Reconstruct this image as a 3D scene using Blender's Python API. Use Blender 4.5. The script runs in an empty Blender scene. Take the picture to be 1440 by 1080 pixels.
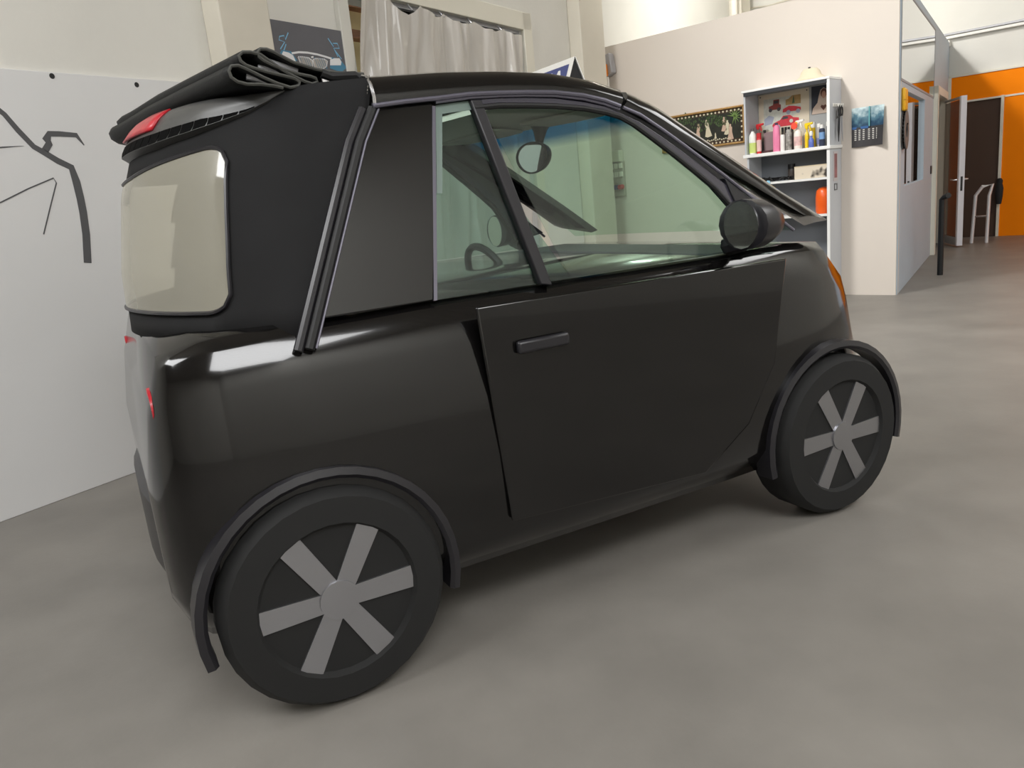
import bpy, bmesh, math, random
from mathutils import Vector, Matrix
random.seed(4)
C = bpy.context.scene.collection
SC = bpy.context.scene
PI = math.pi

# ------------------------------------------------------------------ camera, world, lights, exposure
cam_d = bpy.data.cameras.new('camera'); cam = bpy.data.objects.new('camera', cam_d); C.objects.link(cam)
cam_d.sensor_width = 36.0; cam_d.lens = 36.0*1098/1440; cam_d.clip_start = 0.05; cam_d.clip_end = 200
cam.matrix_world = Matrix(((0.99484303, 0.10142651, 0, 0), (-0.02338545, 0.22937641, -0.97305683, 0), (-0.09869376, 0.9680388, 0.23056542, 1.2), (0, 0, 0, 1)))
SC.camera = cam
SC.view_settings.view_transform = 'Standard'; SC.view_settings.look = 'None'; SC.view_settings.gamma = 1
SC.view_settings.use_curve_mapping = False
SC.view_settings.exposure = 0.07
w = bpy.data.worlds.new('sky'); SC.world = w; w.use_nodes = True
w.node_tree.nodes['Background'].inputs[0].default_value = (0.86, 0.92, 1.0, 1)
w.node_tree.nodes['Background'].inputs[1].default_value = 1.0

def area(name, loc, target, sx, sy, power, color=(1, 1, 1), spread=180):
    d = bpy.data.lights.new(name, 'AREA'); d.shape = 'RECTANGLE'; d.size = sx; d.size_y = sy; d.energy = power; d.color = color; d.spread = math.radians(spread)
    o = bpy.data.objects.new(name, d); C.objects.link(o); o.location = loc
    o.rotation_euler = (Vector(target)-Vector(loc)).to_track_quat('-Z', 'Y').to_euler(); return o
# added ceiling fill, office skylight and high daylight strip above the left wall
area('overhead_lamp', (1.6, -2.6, 5.35), (1.6, -2.599, 0), 3.0, 3.0, 370, (0.99, 0.995, 1.0))  # unseen ceiling source behind the camera, added to light the left wall
area('overhead_lamp', (6.2, 3.6, 5.35), (6.2, 3.601, 0), 2.2, 3.0, 150, (1.0, 0.995, 0.985))  # overhead fill added on the right, no known opening there
area('overhead_lamp', (2.75, 9.75, 5.35), (5.6, 10.6, 2.0), 0.5, 0.5, 165, (1.0, 0.985, 0.95))
area('clerestory_lamp', (-0.75, 5.55, 4.9), (4.2, 6.6, 1.3), 1.5, 0.7, 112, (1.0, 0.99, 0.97), 95)
area('clerestory_lamp', (-3.6, 0.4, 4.7), (0.5, 3.5, 1.0), 4.0, 1.2, 205, (0.99, 0.995, 1.0))

# ------------------------------------------------------------------ helpers
FR = {'W': (0, 0, 0), 'K': (-1.149, 2.285, math.radians(27.1)), 'P': (1.3787,9.0873,-0.75922), 'L': (1.3787,9.0873,0.98611), 'E': (3.5633,7.0142,0.98740), 'G': (6.5708,11.5708,-0.75922)}
# K = the car (x forward, y to its left, z up); P, L, E, G = the walls (x along the wall to the right, y into the wall, z up)

def lin(c):
    return tuple(((v/255)/12.92 if v/255 <= 0.04045 else ((v/255+0.055)/1.055)**2.4) for v in c)+(1,)

MATS = {}
def mat(name, rgb, rough=0.5, metal=0.0, var=0.0, scale=6.0, bump=0.0, bscale=60.0, coat=0.0, spec=0.5, stretch=None, emit=0):
    if name in MATS: return MATS[name]
    m = bpy.data.materials.new(name); m.use_nodes = True; nt = m.node_tree; b = nt.nodes['Principled BSDF']
    col = lin(rgb); b.inputs['Base Color'].default_value = col
    b.inputs['Roughness'].default_value = rough; b.inputs['Metallic'].default_value = metal
    b.inputs['Coat Weight'].default_value = coat; b.inputs['Specular IOR Level'].default_value = spec
    b.inputs['Coat Roughness'].default_value = 0.03
    tc = nt.nodes.new('ShaderNodeTexCoord'); mp = nt.nodes.new('ShaderNodeMapping')
    nt.links.new(tc.outputs['Object'], mp.inputs[0])
    if stretch: mp.inputs['Scale'].default_value = stretch
    if var:
        n = nt.nodes.new('ShaderNodeTexNoise'); n.inputs['Scale'].default_value = scale; n.inputs['Detail'].default_value = 6
        nt.links.new(mp.outputs[0], n.inputs['Vector'])
        r = nt.nodes.new('ShaderNodeValToRGB'); e = r.color_ramp.elements
        e[0].position = 0.3; e[1].position = 0.7
        e[0].color = tuple(v*(1-var) for v in col[:3])+(1,); e[1].color = tuple(min(1, v*(1+var*0.5)) for v in col[:3])+(1,)
        nt.links.new(n.outputs['Fac'], r.inputs[0]); nt.links.new(r.outputs[0], b.inputs['Base Color'])
    if bump:
        n2 = nt.nodes.new('ShaderNodeTexNoise'); n2.inputs['Scale'].default_value = bscale; n2.inputs['Detail'].default_value = 4
        nt.links.new(mp.outputs[0], n2.inputs['Vector'])
        bp = nt.nodes.new('ShaderNodeBump'); bp.inputs['Strength'].default_value = bump; bp.inputs['Distance'].default_value = 0.004
        nt.links.new(n2.outputs['Fac'], bp.inputs['Height']); nt.links.new(bp.outputs[0], b.inputs['Normal'])
    if emit:
        b.inputs['Emission Color'].default_value = col; b.inputs['Emission Strength'].default_value = emit
    MATS[name] = m; return m

def glass(name, tint, ior=1.5, haze=0.0, hazecol=(200, 198, 185), refl=None, band=False, rough=0.0):
    if name in MATS: return MATS[name]
    m = bpy.data.materials.new(name); m.use_nodes = True; nt = m.node_tree; nt.nodes.remove(nt.nodes['Principled BSDF'])
    out = nt.nodes['Material Output']
    tr = nt.nodes.new('ShaderNodeBsdfTransparent'); tr.inputs[0].default_value = tint+(1,)
    gl = nt.nodes.new('ShaderNodeBsdfGlossy'); gl.inputs['Roughness'].default_value = rough; gl.inputs[0].default_value = (1, 1, 1, 1)
    mx = nt.nodes.new('ShaderNodeMixShader')
    if refl is None:
        f0 = ((ior-1)/(ior+1))**2
        lw = nt.nodes.new('ShaderNodeLayerWeight'); lw.inputs['Blend'].default_value = 0.5
        pw = nt.nodes.new('ShaderNodeMath'); pw.operation = 'POWER'; pw.inputs[1].default_value = 5.0; nt.links.new(lw.outputs['Facing'], pw.inputs[0])
        ma = nt.nodes.new('ShaderNodeMath'); ma.operation = 'MULTIPLY_ADD'; ma.inputs[1].default_value = 1-f0; ma.inputs[2].default_value = f0; nt.links.new(pw.outputs[0], ma.inputs[0])
        nt.links.new(ma.outputs[0], mx.inputs[0])
    else: mx.inputs[0].default_value = refl
    nt.links.new(tr.outputs[0], mx.inputs[1]); nt.links.new(gl.outputs[0], mx.inputs[2])
    last = mx
    if band:   # graded blue sun strip printed along the top of a windscreen
        tc = nt.nodes.new('ShaderNodeTexCoord'); sp = nt.nodes.new('ShaderNodeSeparateXYZ'); nt.links.new(tc.outputs['Object'], sp.inputs[0])
        r = nt.nodes.new('ShaderNodeMapRange'); r.inputs[1].default_value = 1.372; r.inputs[2].default_value = 1.412
        nt.links.new(sp.outputs['Z'], r.inputs[0])
        cr = nt.nodes.new('ShaderNodeValToRGB'); e = cr.color_ramp.elements
        e[0].color = tint+(1,); e[1].color = (0.012, 0.16, 0.36, 1); nt.links.new(r.outputs[0], cr.inputs[0]); nt.links.new(cr.outputs[0], tr.inputs[0])
    if haze:
        df = nt.nodes.new('ShaderNodeBsdfDiffuse'); df.inputs[0].default_value = lin(hazecol)
        m2 = nt.nodes.new('ShaderNodeMixShader'); m2.inputs[0].default_value = haze
        nt.links.new(last.outputs[0], m2.inputs[1]); nt.links.new(df.outputs[0], m2.inputs[2]); last = m2
    nt.links.new(last.outputs[0], out.inputs[0]); MATS[name] = m; return m

class MB:
    def __init__(s): s.v = []; s.f = []; s.m = []
    def add(s, vs, fs, mi=0):
        k = len(s.v); s.v += [tuple(p) for p in vs]; s.f += [tuple(i+k for i in f) for f in fs]; s.m += [mi]*len(fs); return s
    def box(s, x0, x1, y0, y1, z0, z1, mi=0):
        return s.add([(x, y, z) for z in (z0, z1) for y in (y0, y1) for x in (x0, x1)], [(0, 2, 3, 1), (4, 5, 7, 6), (0, 1, 5, 4), (2, 6, 7, 3), (0, 4, 6, 2), (1, 3, 7, 5)], mi)
    def solid(s, pts, vec, mi=0):      # polygon pushed along vec
        n = len(pts); q = [tuple(a+b for a, b in zip(p, vec)) for p in pts]
        return s.add(list(pts)+q, [tuple(range(n)), tuple(range(2*n-1, n-1, -1))]+[(i, i+n, (i+1) % n+n, (i+1) % n) for i in range(n)], mi)
    def loft(s, rings, closed=True, caps=True, mi=0):
        n = len(rings[0]); vs = [p for r in rings for p in r]; fs = []
        for i in range(len(rings)-1):
            for j in range(n if closed else n-1):
                a = i*n+j; b = i*n+(j+1) % n; fs.append((a, b, b+n, a+n))
        if caps and closed: fs += [tuple(range(n-1, -1, -1)), tuple(range(len(vs)-n, len(vs)))]
        return s.add(vs, fs, mi)
    def tube(s, pts, r, n=8, mi=0, closed=False):
        pts = [Vector(p) for p in pts]; rings = []; up = None
        rr = r if isinstance(r, (list, tuple)) else [r]*len(pts)
        for i, p in enumerate(pts):
            if closed: t = pts[(i+1) % len(pts)]-pts[i-1]
            else: t = pts[min(i+1, len(pts)-1)]-pts[max(i-1, 0)]
            t.normalize()
            if up is None: up = Vector((0, 0, 1)) if abs(t.z) < 0.9 else Vector((1, 0, 0))
            a = t.cross(up).normalized(); b = a.cross(t).normalized(); up = b
            rings.append([tuple(p+a*math.cos(2*PI*k/n)*rr[i]+b*math.sin(2*PI*k/n)*rr[i]) for k in range(n)])
        if closed: rings.append(rings[0]); return s.loft(rings, caps=False, mi=mi)
        return s.loft(rings, mi=mi)
    def lathe(s, prof, c=(0, 0, 0), n=16, axis='z', mi=0, sx=1, sy=1):
        rings = []
        for r, h in prof:
            ring = []
            for k in range(n):
                a = 2*PI*k/n; u, v = r*math.cos(a)*sx, r*math.sin(a)*sy
                p = {'z': (u, v, h), 'y': (u, h, v), 'x': (h, u, v)}[axis]
                ring.append(tuple(p[i]+c[i] for i in range(3)))
            rings.append(ring)
        return s.loft(rings, mi=mi)
    def ribbon(s, pts, width, th, normal, mi=0):   # flat painted stroke with a little body; pts 3D, normal = direction it faces
        nn = Vector(normal).normalized(); P = [Vector(p) for p in pts]; ww = width if isinstance(width, (list, tuple)) else [width]*len(P); rings = []
        for i, p in enumerate(P):
            t = (P[min(i+1, len(P)-1)]-P[max(i-1, 0)]).normalized(); a = t.cross(nn).normalized()*ww[i]/2
            rings.append([tuple(p+a), tuple(p-a), tuple(p-a+nn*th), tuple(p+a+nn*th)])
        return s.loft(rings, mi=mi)

def mesh_obj(name, mb, mats, shift=(0, 0, 0), smooth=40, bevel=0, seg=2, subsurf=0, solidify=0):
    me = bpy.data.meshes.new(name)
    me.from_pydata([(p[0]-shift[0], p[1]-shift[1], p[2]-shift[2]) for p in mb.v], [], mb.f)
    if not isinstance(mats, (list, tuple)): mats = [mats]
    for m in mats: me.materials.append(m)
    for p, mi in zip(me.polygons, mb.m): p.material_index = mi
    bm = bmesh.new(); bm.from_mesh(me); bmesh.ops.remove_doubles(bm, verts=bm.verts, dist=1e-6); bmesh.ops.recalc_face_normals(bm, faces=bm.faces); bm.to_mesh(me); bm.free()
    if smooth:
        me.polygons.foreach_set('use_smooth', [True]*len(me.polygons)); me.set_sharp_from_angle(angle=math.radians(smooth))
    o = bpy.data.objects.new(name, me); C.objects.link(o)
    if solidify: md = o.modifiers.new('s', 'SOLIDIFY'); md.thickness = solidify; md.offset = 0
    if bevel:
        md = o.modifiers.new('b', 'BEVEL'); md.width = bevel; md.segments = seg; md.limit_method = 'ANGLE'; md.angle_limit = math.radians(50); md.harden_normals = False
    if subsurf: md = o.modifiers.new('d', 'SUBSURF'); md.levels = md.render_levels = subsurf
    return o

def place(o, fr, base):
    x, y, a = FR[fr]; c, s = math.cos(a), math.sin(a)
    o.location = (x+c*base[0]-s*base[1], y+s*base[0]+c*base[1], base[2]); o.rotation_euler = (0, 0, a)
def tag(o, label, cat, group=None, kind=None):
    if label: o['label'] = label
    if cat: o['category'] = cat
    if group: o['group'] = group
    if kind: o['kind'] = kind
    return o
def thing(name, label, cat, fr, base, group=None):
    o = bpy.data.objects.new(name, None); o.empty_display_size = 0.05; C.objects.link(o); place(o, fr, base); o['_b'] = list(base); return tag(o, label, cat, group)
def part(t, name, mb, mats, parent=None, label=None, kind=None, **k):
    o = mesh_obj(name, mb, mats, shift=tuple(t['_b']), **k); o.parent = parent or t
    return tag(o, label, None, None, kind)
def solo(name, label, cat, fr, base, mb, mats, group=None, **k):
    o = mesh_obj(name, mb, mats, shift=base, **k); place(o, fr, base); return tag(o, label, cat, group)
def struct(name, fr, mb, mats, **k):
    o = mesh_obj(name, mb, mats, **k); place(o, fr, (0, 0, 0)); o['kind'] = 'structure'; return o
def spart(parent, name, mb, mats, label=None, **k):        # piece of the setting, in its parent's frame
    o = mesh_obj(name, mb, mats, **k); o.parent = parent; return tag(o, label, None)
def text_mb(txt, size, depth):
    cu = bpy.data.curves.new('t', 'FONT'); cu.body = txt; cu.size = size; cu.extrude = depth; cu.offset = size*0.025; cu.align_x = 'RIGHT'
    o = bpy.data.objects.new('t', cu); C.objects.link(o); dg = bpy.context.evaluated_depsgraph_get()
    me = bpy.data.meshes.new_from_object(o.evaluated_get(dg)); mb = MB(); mb.add([tuple(v.co) for v in me.vertices], [tuple(p.vertices) for p in me.polygons])
    bpy.data.objects.remove(o); bpy.data.meshes.remove(me); bpy.data.curves.remove(cu); return mb
def on(pts, y):                       # (x, z) pairs on a wall -> points standing at depth y
    return [(p[0], y, p[1]) for p in pts]
def lerp(a, b, t): return tuple(p+(q-p)*t for p, q in zip(a, b))
def interp(tab, x):
    if x <= tab[0][0]: return tab[0][1]
    for (a, b), (c, d) in zip(tab, tab[1:]):
        if x <= c: return b+(d-b)*(x-a)/(c-a)
    return tab[-1][1]

# ------------------------------------------------------------------ materials
M_wall = mat('old_plaster', (223, 221, 214), 0.85, var=0.05, scale=1.3, bump=0.25, bscale=35)
M_wall2 = mat('pilaster_plaster', (214, 208, 194), 0.85, var=0.06, scale=2, bump=0.2, bscale=35)
M_part = mat('grey_beige_partition', (216, 207, 197), 0.8, var=0.02, scale=1.0, bump=0.08, bscale=80)
M_board = mat('white_hardboard', (217, 217, 217), 0.45, var=0.02, scale=2)
M_endw = mat('cool_grey_laminate', (172, 186, 198), 0.5, var=0.02)
M_orange = mat('orange_paint', (255, 138, 0), 0.7, var=0.02, spec=0.15)
M_cream = mat('cream_frame', (226, 222, 208), 0.5)
M_floor = mat('worn_concrete', (128, 124, 118), 0.45, var=0.18, scale=2.2, bump=0.1)
M_ceil = mat('corrugated_roof', (176, 171, 162), 0.7, var=0.08)
M_black = mat('black_gloss_paint', (13, 12, 12), 0.12, coat=0.35, spec=0.4)
M_satin = mat('black_satin_trim', (30, 29, 33), 0.35)
M_rub = mat('black_rubber', (14, 14, 15), 0.55)
M_fab = mat('black_soft_top_fabric', (22, 22, 23), 0.85, var=0.22, scale=7, bump=0.10, bscale=260, spec=0.3)
M_fold = mat('black_roof_canvas', (10, 12, 12), 0.6, var=0.3, scale=14, bump=0.3, bscale=300, spec=0.35)
M_spoil = mat('dark_grey_grained_plastic', (62, 62, 61), 0.36, var=0.05, scale=20, bump=0.12, bscale=500)
M_seal = mat('grey_metal_trim', (112, 110, 122), 0.28, metal=0.6)
M_frame = mat('dark_grey_window_frame', (58, 56, 66), 0.25, coat=0.6)
M_pol = mat('polished_metal', (205, 205, 208), 0.25, metal=1.0)
M_greymet = mat('grey_painted_steel', (170, 170, 174), 0.35, metal=0.3)
M_red = mat('red_lens', (182, 34, 46), 0.32, var=0.3, scale=40, coat=0.15, spec=0.35)
M_liner = mat('light_headliner', (240, 233, 222), 0.8, var=0.05, bump=0.15, bscale=300)
M_liner_d = mat('grey_visor', (206, 200, 190), 0.7)
M_dark = mat('dark_interior', (24, 24, 26), 0.7)
M_seat = mat('seat_cloth', (112, 112, 116), 0.9, var=0.2, scale=80)
M_tyre = mat('tyre', (18, 18, 18), 0.8)
M_alloy = mat('alloy', (160, 160, 164), 0.3, metal=0.9)
M_stitch = mat('grey_thread', (120, 116, 108), 0.8)
M_white = mat('white_plastic', (236, 234, 228), 0.4)
M_lamp = mat('clear_lamp', (190, 195, 200), 0.1, coat=1)
G_side = glass('clear_side_glass', (0.86, 0.93, 0.9))
G_quart = glass('green_quarter_glass', (0.72, 0.84, 0.8))
G_wind = glass('green_windscreen', (0.70, 0.88, 0.75), band=True)
G_rear = glass('scratched_vinyl_pale_sheen', (0.72, 0.71, 0.66), ior=1.75, haze=0.30, hazecol=(214, 209, 190), rough=0.04)  # scratched vinyl; the milky diffuse part also stands in for the reflected wall
G_mirror = mat('mirror_silver', (240, 240, 240), 0.02, metal=1.0)
G_office = glass('reflective_office_glass', (0.35, 0.37, 0.38), refl=0.86)
G_smoke = glass('smoked_door_glass', (0.42, 0.37, 0.34), ior=1.25)
M_brown = mat('dark_brown_door', (72, 52, 40), 0.6, var=0.06)

# ------------------------------------------------------------------ the hall
Hc = 5.5
poly = [(-8.05, -5.15), (1.8, -6.3), (10.6, 7.0), (4.391, 13.639)]
f = MB().add([(-11, -9, 0), (13, -9, 0), (13, 16, 0), (-11, 16, 0)], [(0, 1, 2, 3)]); struct('floor', 'W', f, M_floor, smooth=0)
# left wall: plaster with a doorway; x runs along it, the opening is 3.9 m .. 1.65 m before its end
wl = MB(); XO0, XO1, ZL = -4.06, -1.77, 2.66
wl.box(-20, XO0, 0, 0.25, 0, Hc); wl.box(XO1, 5.5, 0, 0.25, 0, Hc); wl.box(XO0, XO1, 0, 0.25, ZL, Hc)
WL = struct('wall_left', 'L', wl, M_wall, smooth=0)
pil = MB().box(-5.222, -4.86, -0.14, 0.0, 0, Hc); spart(WL, 'pilaster', pil, M_wall2, bevel=0.01)
pil = MB().box(-0.835, -0.30, -0.14, 0.0, 0, Hc); spart(WL, 'pilaster', pil, M_wall2, bevel=0.01)
pil = MB().box(4.55, 5.0, -0.2, 0.0, 0, Hc); spart(WL, 'pilaster', pil, M_wall2, bevel=0.01)
lt = MB().box(XO0-0.9, XO1+0.14, -0.035, 0.0, ZL+0.0, ZL+0.15); lt.box(XO1, XO1+0.14, -0.035, 0.0, 0, ZL+0.15)
struct('trim_1', 'L', lt, M_cream, bevel=0.006)
jm = MB().box(XO0-0.10, XO0, -0.04, 0.02, 0, ZL); struct('trim_2', 'L', jm, mat('white_jamb', (214, 212, 204), 0.6), bevel=0.005)
rl = MB().box(XO0, XO1, 0.02, 0.05, ZL-0.028, ZL); struct('trim_3', 'L', rl, M_greymet)
# hardboard sheet screwed on the left wall with a painted car outline
bd = MB().box(-9.2, -5.26, -0.02, 0.0, 0.0, 1.985)
B = thing('wall_board', 'large white hardboard sheet on the left wall with a dark painted car outline', 'board', 'L', (-7.0, 0, 0))
part(B, 'board', bd, M_board, bevel=0.003)
sc = [MB().lathe([(0.0, -0.022), (0.012, -0.022), (0.014, -0.019), (0.0, -0.018)], (p[0], 0, p[1]), 10, 'y') for p in [(-6.152,1.967),(-5.723,1.954)]]
for k in sc: part(B, 'screw', k, M_rub)
Mp = mat('mural_grey', (84, 84, 86), 0.7, var=0.06)
def stroke(name, pts, wd, m=None):
    part(B, name, MB().ribbon(on(pts, -0.0205), [q*0.45 for q in wd] if isinstance(wd, list) else wd, 0.0012, (0, -1, 0)), m or Mp)
stroke('painted_line', [(-6.5,1.923),(-6.443,1.822),(-6.406,1.787),(-6.364,1.72),(-6.311,1.648),(-6.266,1.619),(-6.215,1.583),(-6.157,1.552),(-6.148,1.485),(-6.146,1.404),(-6.148,1.336),(-6.157,1.233),(-6.181,1.097)], [0.05, 0.05, 0.05, 0.055, 0.055, 0.06, 0.065, 0.07, 0.085, 0.085, 0.085, 0.085, 0.085])
stroke('painted_line', [(-6.264,1.629),(-6.237,1.661),(-6.245,1.68),(-6.226,1.706),(-6.179,1.706),(-6.098,1.701),(-6.07,1.654)], [0.07, 0.07, 0.085, 0.06, 0.055, 0.05, 0.01])
stroke('painted_line', [(-6.626,1.628),(-6.449,1.645),(-6.355,1.651)], [0.015, 0.015, 0.003])
stroke('painted_line', [(-6.632,1.363),(-6.504,1.41),(-6.38,1.461),(-6.253,1.505),(-6.245,1.482),(-6.296,1.379),(-6.358,1.252)], 0.006)
# partition box of the office
wp = MB().box(0.0, 3.0, 0, 0.08, 0, 2.69); WP = struct('wall_right', 'P', wp, M_part, smooth=0)
we = MB(); LE = 5.46
UG = (0.06, 3.19, 1.87, 2.60); LG = (0.42, 2.17, 0.95, 1.79); DR = (3.30, 4.70, 0, 1.93)
xs = sorted({0.02, LE, UG[0], UG[1], LG[0], LG[1], DR[0], DR[1]}); zs = [0, LG[2], LG[3], UG[2], DR[3], UG[3], 2.69]
def inh(x, z): return any(a < x < b and c < z < d for a, b, c, d in (UG, LG, DR))
for x0, x1 in zip(xs, xs[1:]):
    for z0, z1 in zip(zs, zs[1:]):
        if not inh((x0+x1)/2, (z0+z1)/2): we.box(x0, x1, 0, 0.10, z0, z1)
struct('wall_office', 'E', we, M_endw, smooth=0)
sl = MB().solid([(1.45, 9.1, 2.60), (3.55, 7.12, 2.60), (6.45, 11.5, 2.60), (4.391, 13.5, 2.60)], (0, 0, 0.05)); struct('office_dark_slab', 'W', sl, M_wall, smooth=0)  # unseen slab added over the office to keep its interior dark
# windows and door frame in the office wall
W1 = struct('window_1', 'E', MB().box(UG[0]-0.01, UG[1]+0.01, -0.002, 0.006, UG[2]-0.01, UG[3]+0.01), G_office, smooth=0)
fm = MB()
for a in ((UG[0]-0.02, UG[0], UG[2]-0.02, UG[3]+0.02), (UG[0], UG[1], UG[2]-0.02, UG[2]), (UG[0], UG[1], UG[3], UG[3]+0.02), (UG[1], UG[1]+0.03, UG[2]-0.02, UG[3]+0.02)): fm.box(a[0], a[1], -0.005, 0.0, a[2], a[3])
spart(W1, 'window_frame', fm, mat('thin_grey_frame', (150, 152, 156), 0.5))
W2 = struct('window_2', 'E', MB().box(LG[0], LG[1], 0.03, 0.036, LG[2], LG[3]), G_office, smooth=0)
D1 = struct('door_1', 'E', MB().box(DR[0], DR[1], 0.05, 0.09, 0, DR[3]), mat('door_laminate', (206, 204, 196), 0.5), bevel=0.004)
dc = MB().box(DR[0]-0.10, DR[0]+0.02, -0.05, 0.05, 0, DR[3]+0.06); dc.box(DR[1]-0.02, DR[1]+0.07, -0.05, 0.05, 0, DR[3]+0.06); dc.box(DR[0]-0.10, DR[1]+0.07, -0.05, 0.05, DR[3]-0.03, DR[3]+0.06)
spart(D1, 'door_frame', dc, M_cream, bevel=0.004)
# far orange wall, plaster above it
wg = MB(); DX0, DX1, DZ = 0.20, 0.665, 1.868
wg.box(-3.1, 0.0, 0, 0.2, 0, Hc); wg.box(0, 10, 0, 0.2, 2.235, Hc)
WG = struct('wall_back', 'G', wg, M_wall, smooth=0)
og = MB().box(0.045, DX0, -0.03, 0.0, 0, 2.22); og.box(DX1+0.03, 1.09, -0.03, 0.0, 0, DZ); og.box(1.10, 5, -0.03, 0.0, 0, DZ); og.box(DX0, 5, -0.03, 0.0, DZ+0.025, 2.22)
spart(WG, 'orange_panel', og, M_orange, bevel=0.002)
bk = MB().box(DX0, 5, -0.0, 0.05, 0, 2.22); spart(WG, 'panel_backing', bk, M_cream)
tr = MB().box(0, 5, -0.045, 0.0, 2.22, 2.25); tr.box(0.0, 0.045, -0.045, 0.0, 0, 2.25); tr.box(DX1+0.03, 5, -0.04, 0.0, DZ, DZ+0.025); struct('trim_4', 'G', tr, M_cream, bevel=0.003)
D2 = struct('door_2', 'G', MB().box(DX0, DX1, -0.012, -0.002, 0, DZ), M_brown, smooth=0)
fr = MB().box(DX1, DX1+0.035, -0.06, 0.0, 0, DZ+0.03); fr.box(DX0, DX1, -0.06, 0.0, DZ, DZ+0.025); spart(D2, 'door_frame', fr, M_cream, bevel=0.003)
# other walls and the ribbed roof
def wallseg(a, b):
    return MB().add([a+(0,), b+(0,), b+(Hc,), a+(Hc,)], [(0, 1, 2, 3)])
struct('wall_side', 'W', wallseg(poly[1], poly[2]), M_wall, smooth=0)
struct('wall_rear', 'W', wallseg(poly[0], poly[1]), M_wall, smooth=0)
cl = MB(); prof = []
n = 120
for i in range(n):
    x = -21+i*0.22
    prof += [(x, 0), (x+0.11, 0), (x+0.13, 0.05), (x+0.20, 0.05)]
cl.loft([[(x, -0.6, Hc+z) for x, z in prof], [(x, 11, Hc+z) for x, z in prof]], closed=False)
o = mesh_obj('ceiling', cl, M_ceil, smooth=0); o['kind'] = 'structure'; place(o, 'L', (0, 0, 0)); o.rotation_euler[2] -= 0; 
o.scale = (1, -1, 1)

# lean-to behind the curtained doorway
bb = MB().box(-5.2, -0.9, 1.6, 1.7, 0, 3.2); WB = struct('wall_beyond', 'L', bb, mat('yellowed_plaster', (226, 205, 150), 0.85, var=0.08), smooth=0)
def beam(pts, y, nm='timber_beam', c=M_brown):
    a, b = pts; spart(WB, nm, MB().box(a[0]-0.3, b[0]+0.35, y-0.12, y, min(a[1], b[1]), max(a[1], b[1])), c)
M_wood = mat('brown_timber', (140, 92, 56), 0.6, var=0.3, scale=8, stretch=(1, 8, 8))
beam([(-2.388,3.051),(-2.193,3.202)], 1.5, c=M_wood); beam([(-2.426,2.781),(-2.266,2.854)], 1.5, c=M_wood)
spart(WB, 'white_sill', MB().box(-5.1, -1.0, 1.40, 1.6, 1.9, 2.05), M_white); spart(WB, 'white_panel', MB().box(-5.1, -1.0, 1.52, 1.6, 0, 1.88), M_white)
spart(WB, 'dark_gap_block', MB().box(-3.45, -1.7, 0.14, 0.34, 2.40, 3.1), mat('dark_box', (16, 14, 13), 0.9))  # near-black block added so the gap under the lintel stays dark

# ------------------------------------------------------------------ plastic curtain in the doorway
top = [(-3.972,2.657),(-3.852,2.656),(-3.685,2.644),(-3.648,2.603),(-3.6,2.572),(-3.518,2.549),(-3.465,2.57),(-3.397,2.627),(-3.318,2.603),(-3.194,2.58),(-3.075,2.599),(-3.013,2.633),(-2.929,2.592),(-2.777,2.584),(-2.665,2.602),(-2.61,2.625),(-2.473,2.581),(-2.277,2.586),(-2.171,2.615),(-2.05,2.583),(-1.868,2.596)]
def ctop(x): return interp(top, x)
cu = MB(); NX, NZ = 240, 26; x0, x1 = top[0][0], top[-1][0]
random.seed(11)
ph = [random.uniform(0, 6) for _ in range(6)]
for i in range(NX+1):
    x = x0+(x1-x0)*i/NX; zt = ctop(x)
    for j in range(NZ+1):
        v = j/NZ; z = zt+(0.04-zt)*v
        a = 0.034*math.sin(x*15+ph[0]+0.9*math.sin(v*4+ph[1]+x))+0.016*math.sin(x*37+ph[2]+2.2*v+math.sin(x*9))+0.012*math.sin(x*61+ph[3]-5*v)*math.sin(v*9+x*4)+0.008*math.sin(x*25-v*24+ph[4])
        sag = math.exp(-((x+3.38+0.5*v)/0.17)**2)*0.07*math.exp(-v*4)
        xs_ = x-0.21*(zt-z)*max(0, 1-3.0*i/NX)-0.10*(zt-z)*min(1, 3.0*i/NX)*0.9; cu.v.append((xs_, -0.075+a*(0.45+0.55*min(1, v*4))-sag, z))
for i in range(NX):
    for j in range(NZ): k = i*(NZ+1)+j; cu.f.append((k, k+1, k+NZ+2, k+NZ+1)); cu.m.append(0)
Mcur = mat('milky_plastic_sheet', (192, 187, 180), 0.32, var=0.05, scale=5, bump=0.35, bscale=28, coat=0.35, stretch=(1, 1, 0.35))
CT = thing('plastic_curtain', 'wrinkled translucent grey plastic curtain hanging on hooks across the left wall doorway', 'curtain', 'L', ((x0+x1)/2, 0, 0.03))
part(CT, 'sheet', cu, Mcur, smooth=80)
for p in [(-3.395,2.637),(-3.012,2.638),(-2.619,2.629),(-2.168,2.627)]:
    part(CT, 'hook', MB().tube([(p[0], -0.06, p[1]-0.03), (p[0], -0.03, p[1]+0.0), (p[0], 0.0, p[1]+0.04), (p[0], 0.05, p[1]+0.05)], 0.006, 6), M_greymet)

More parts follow.
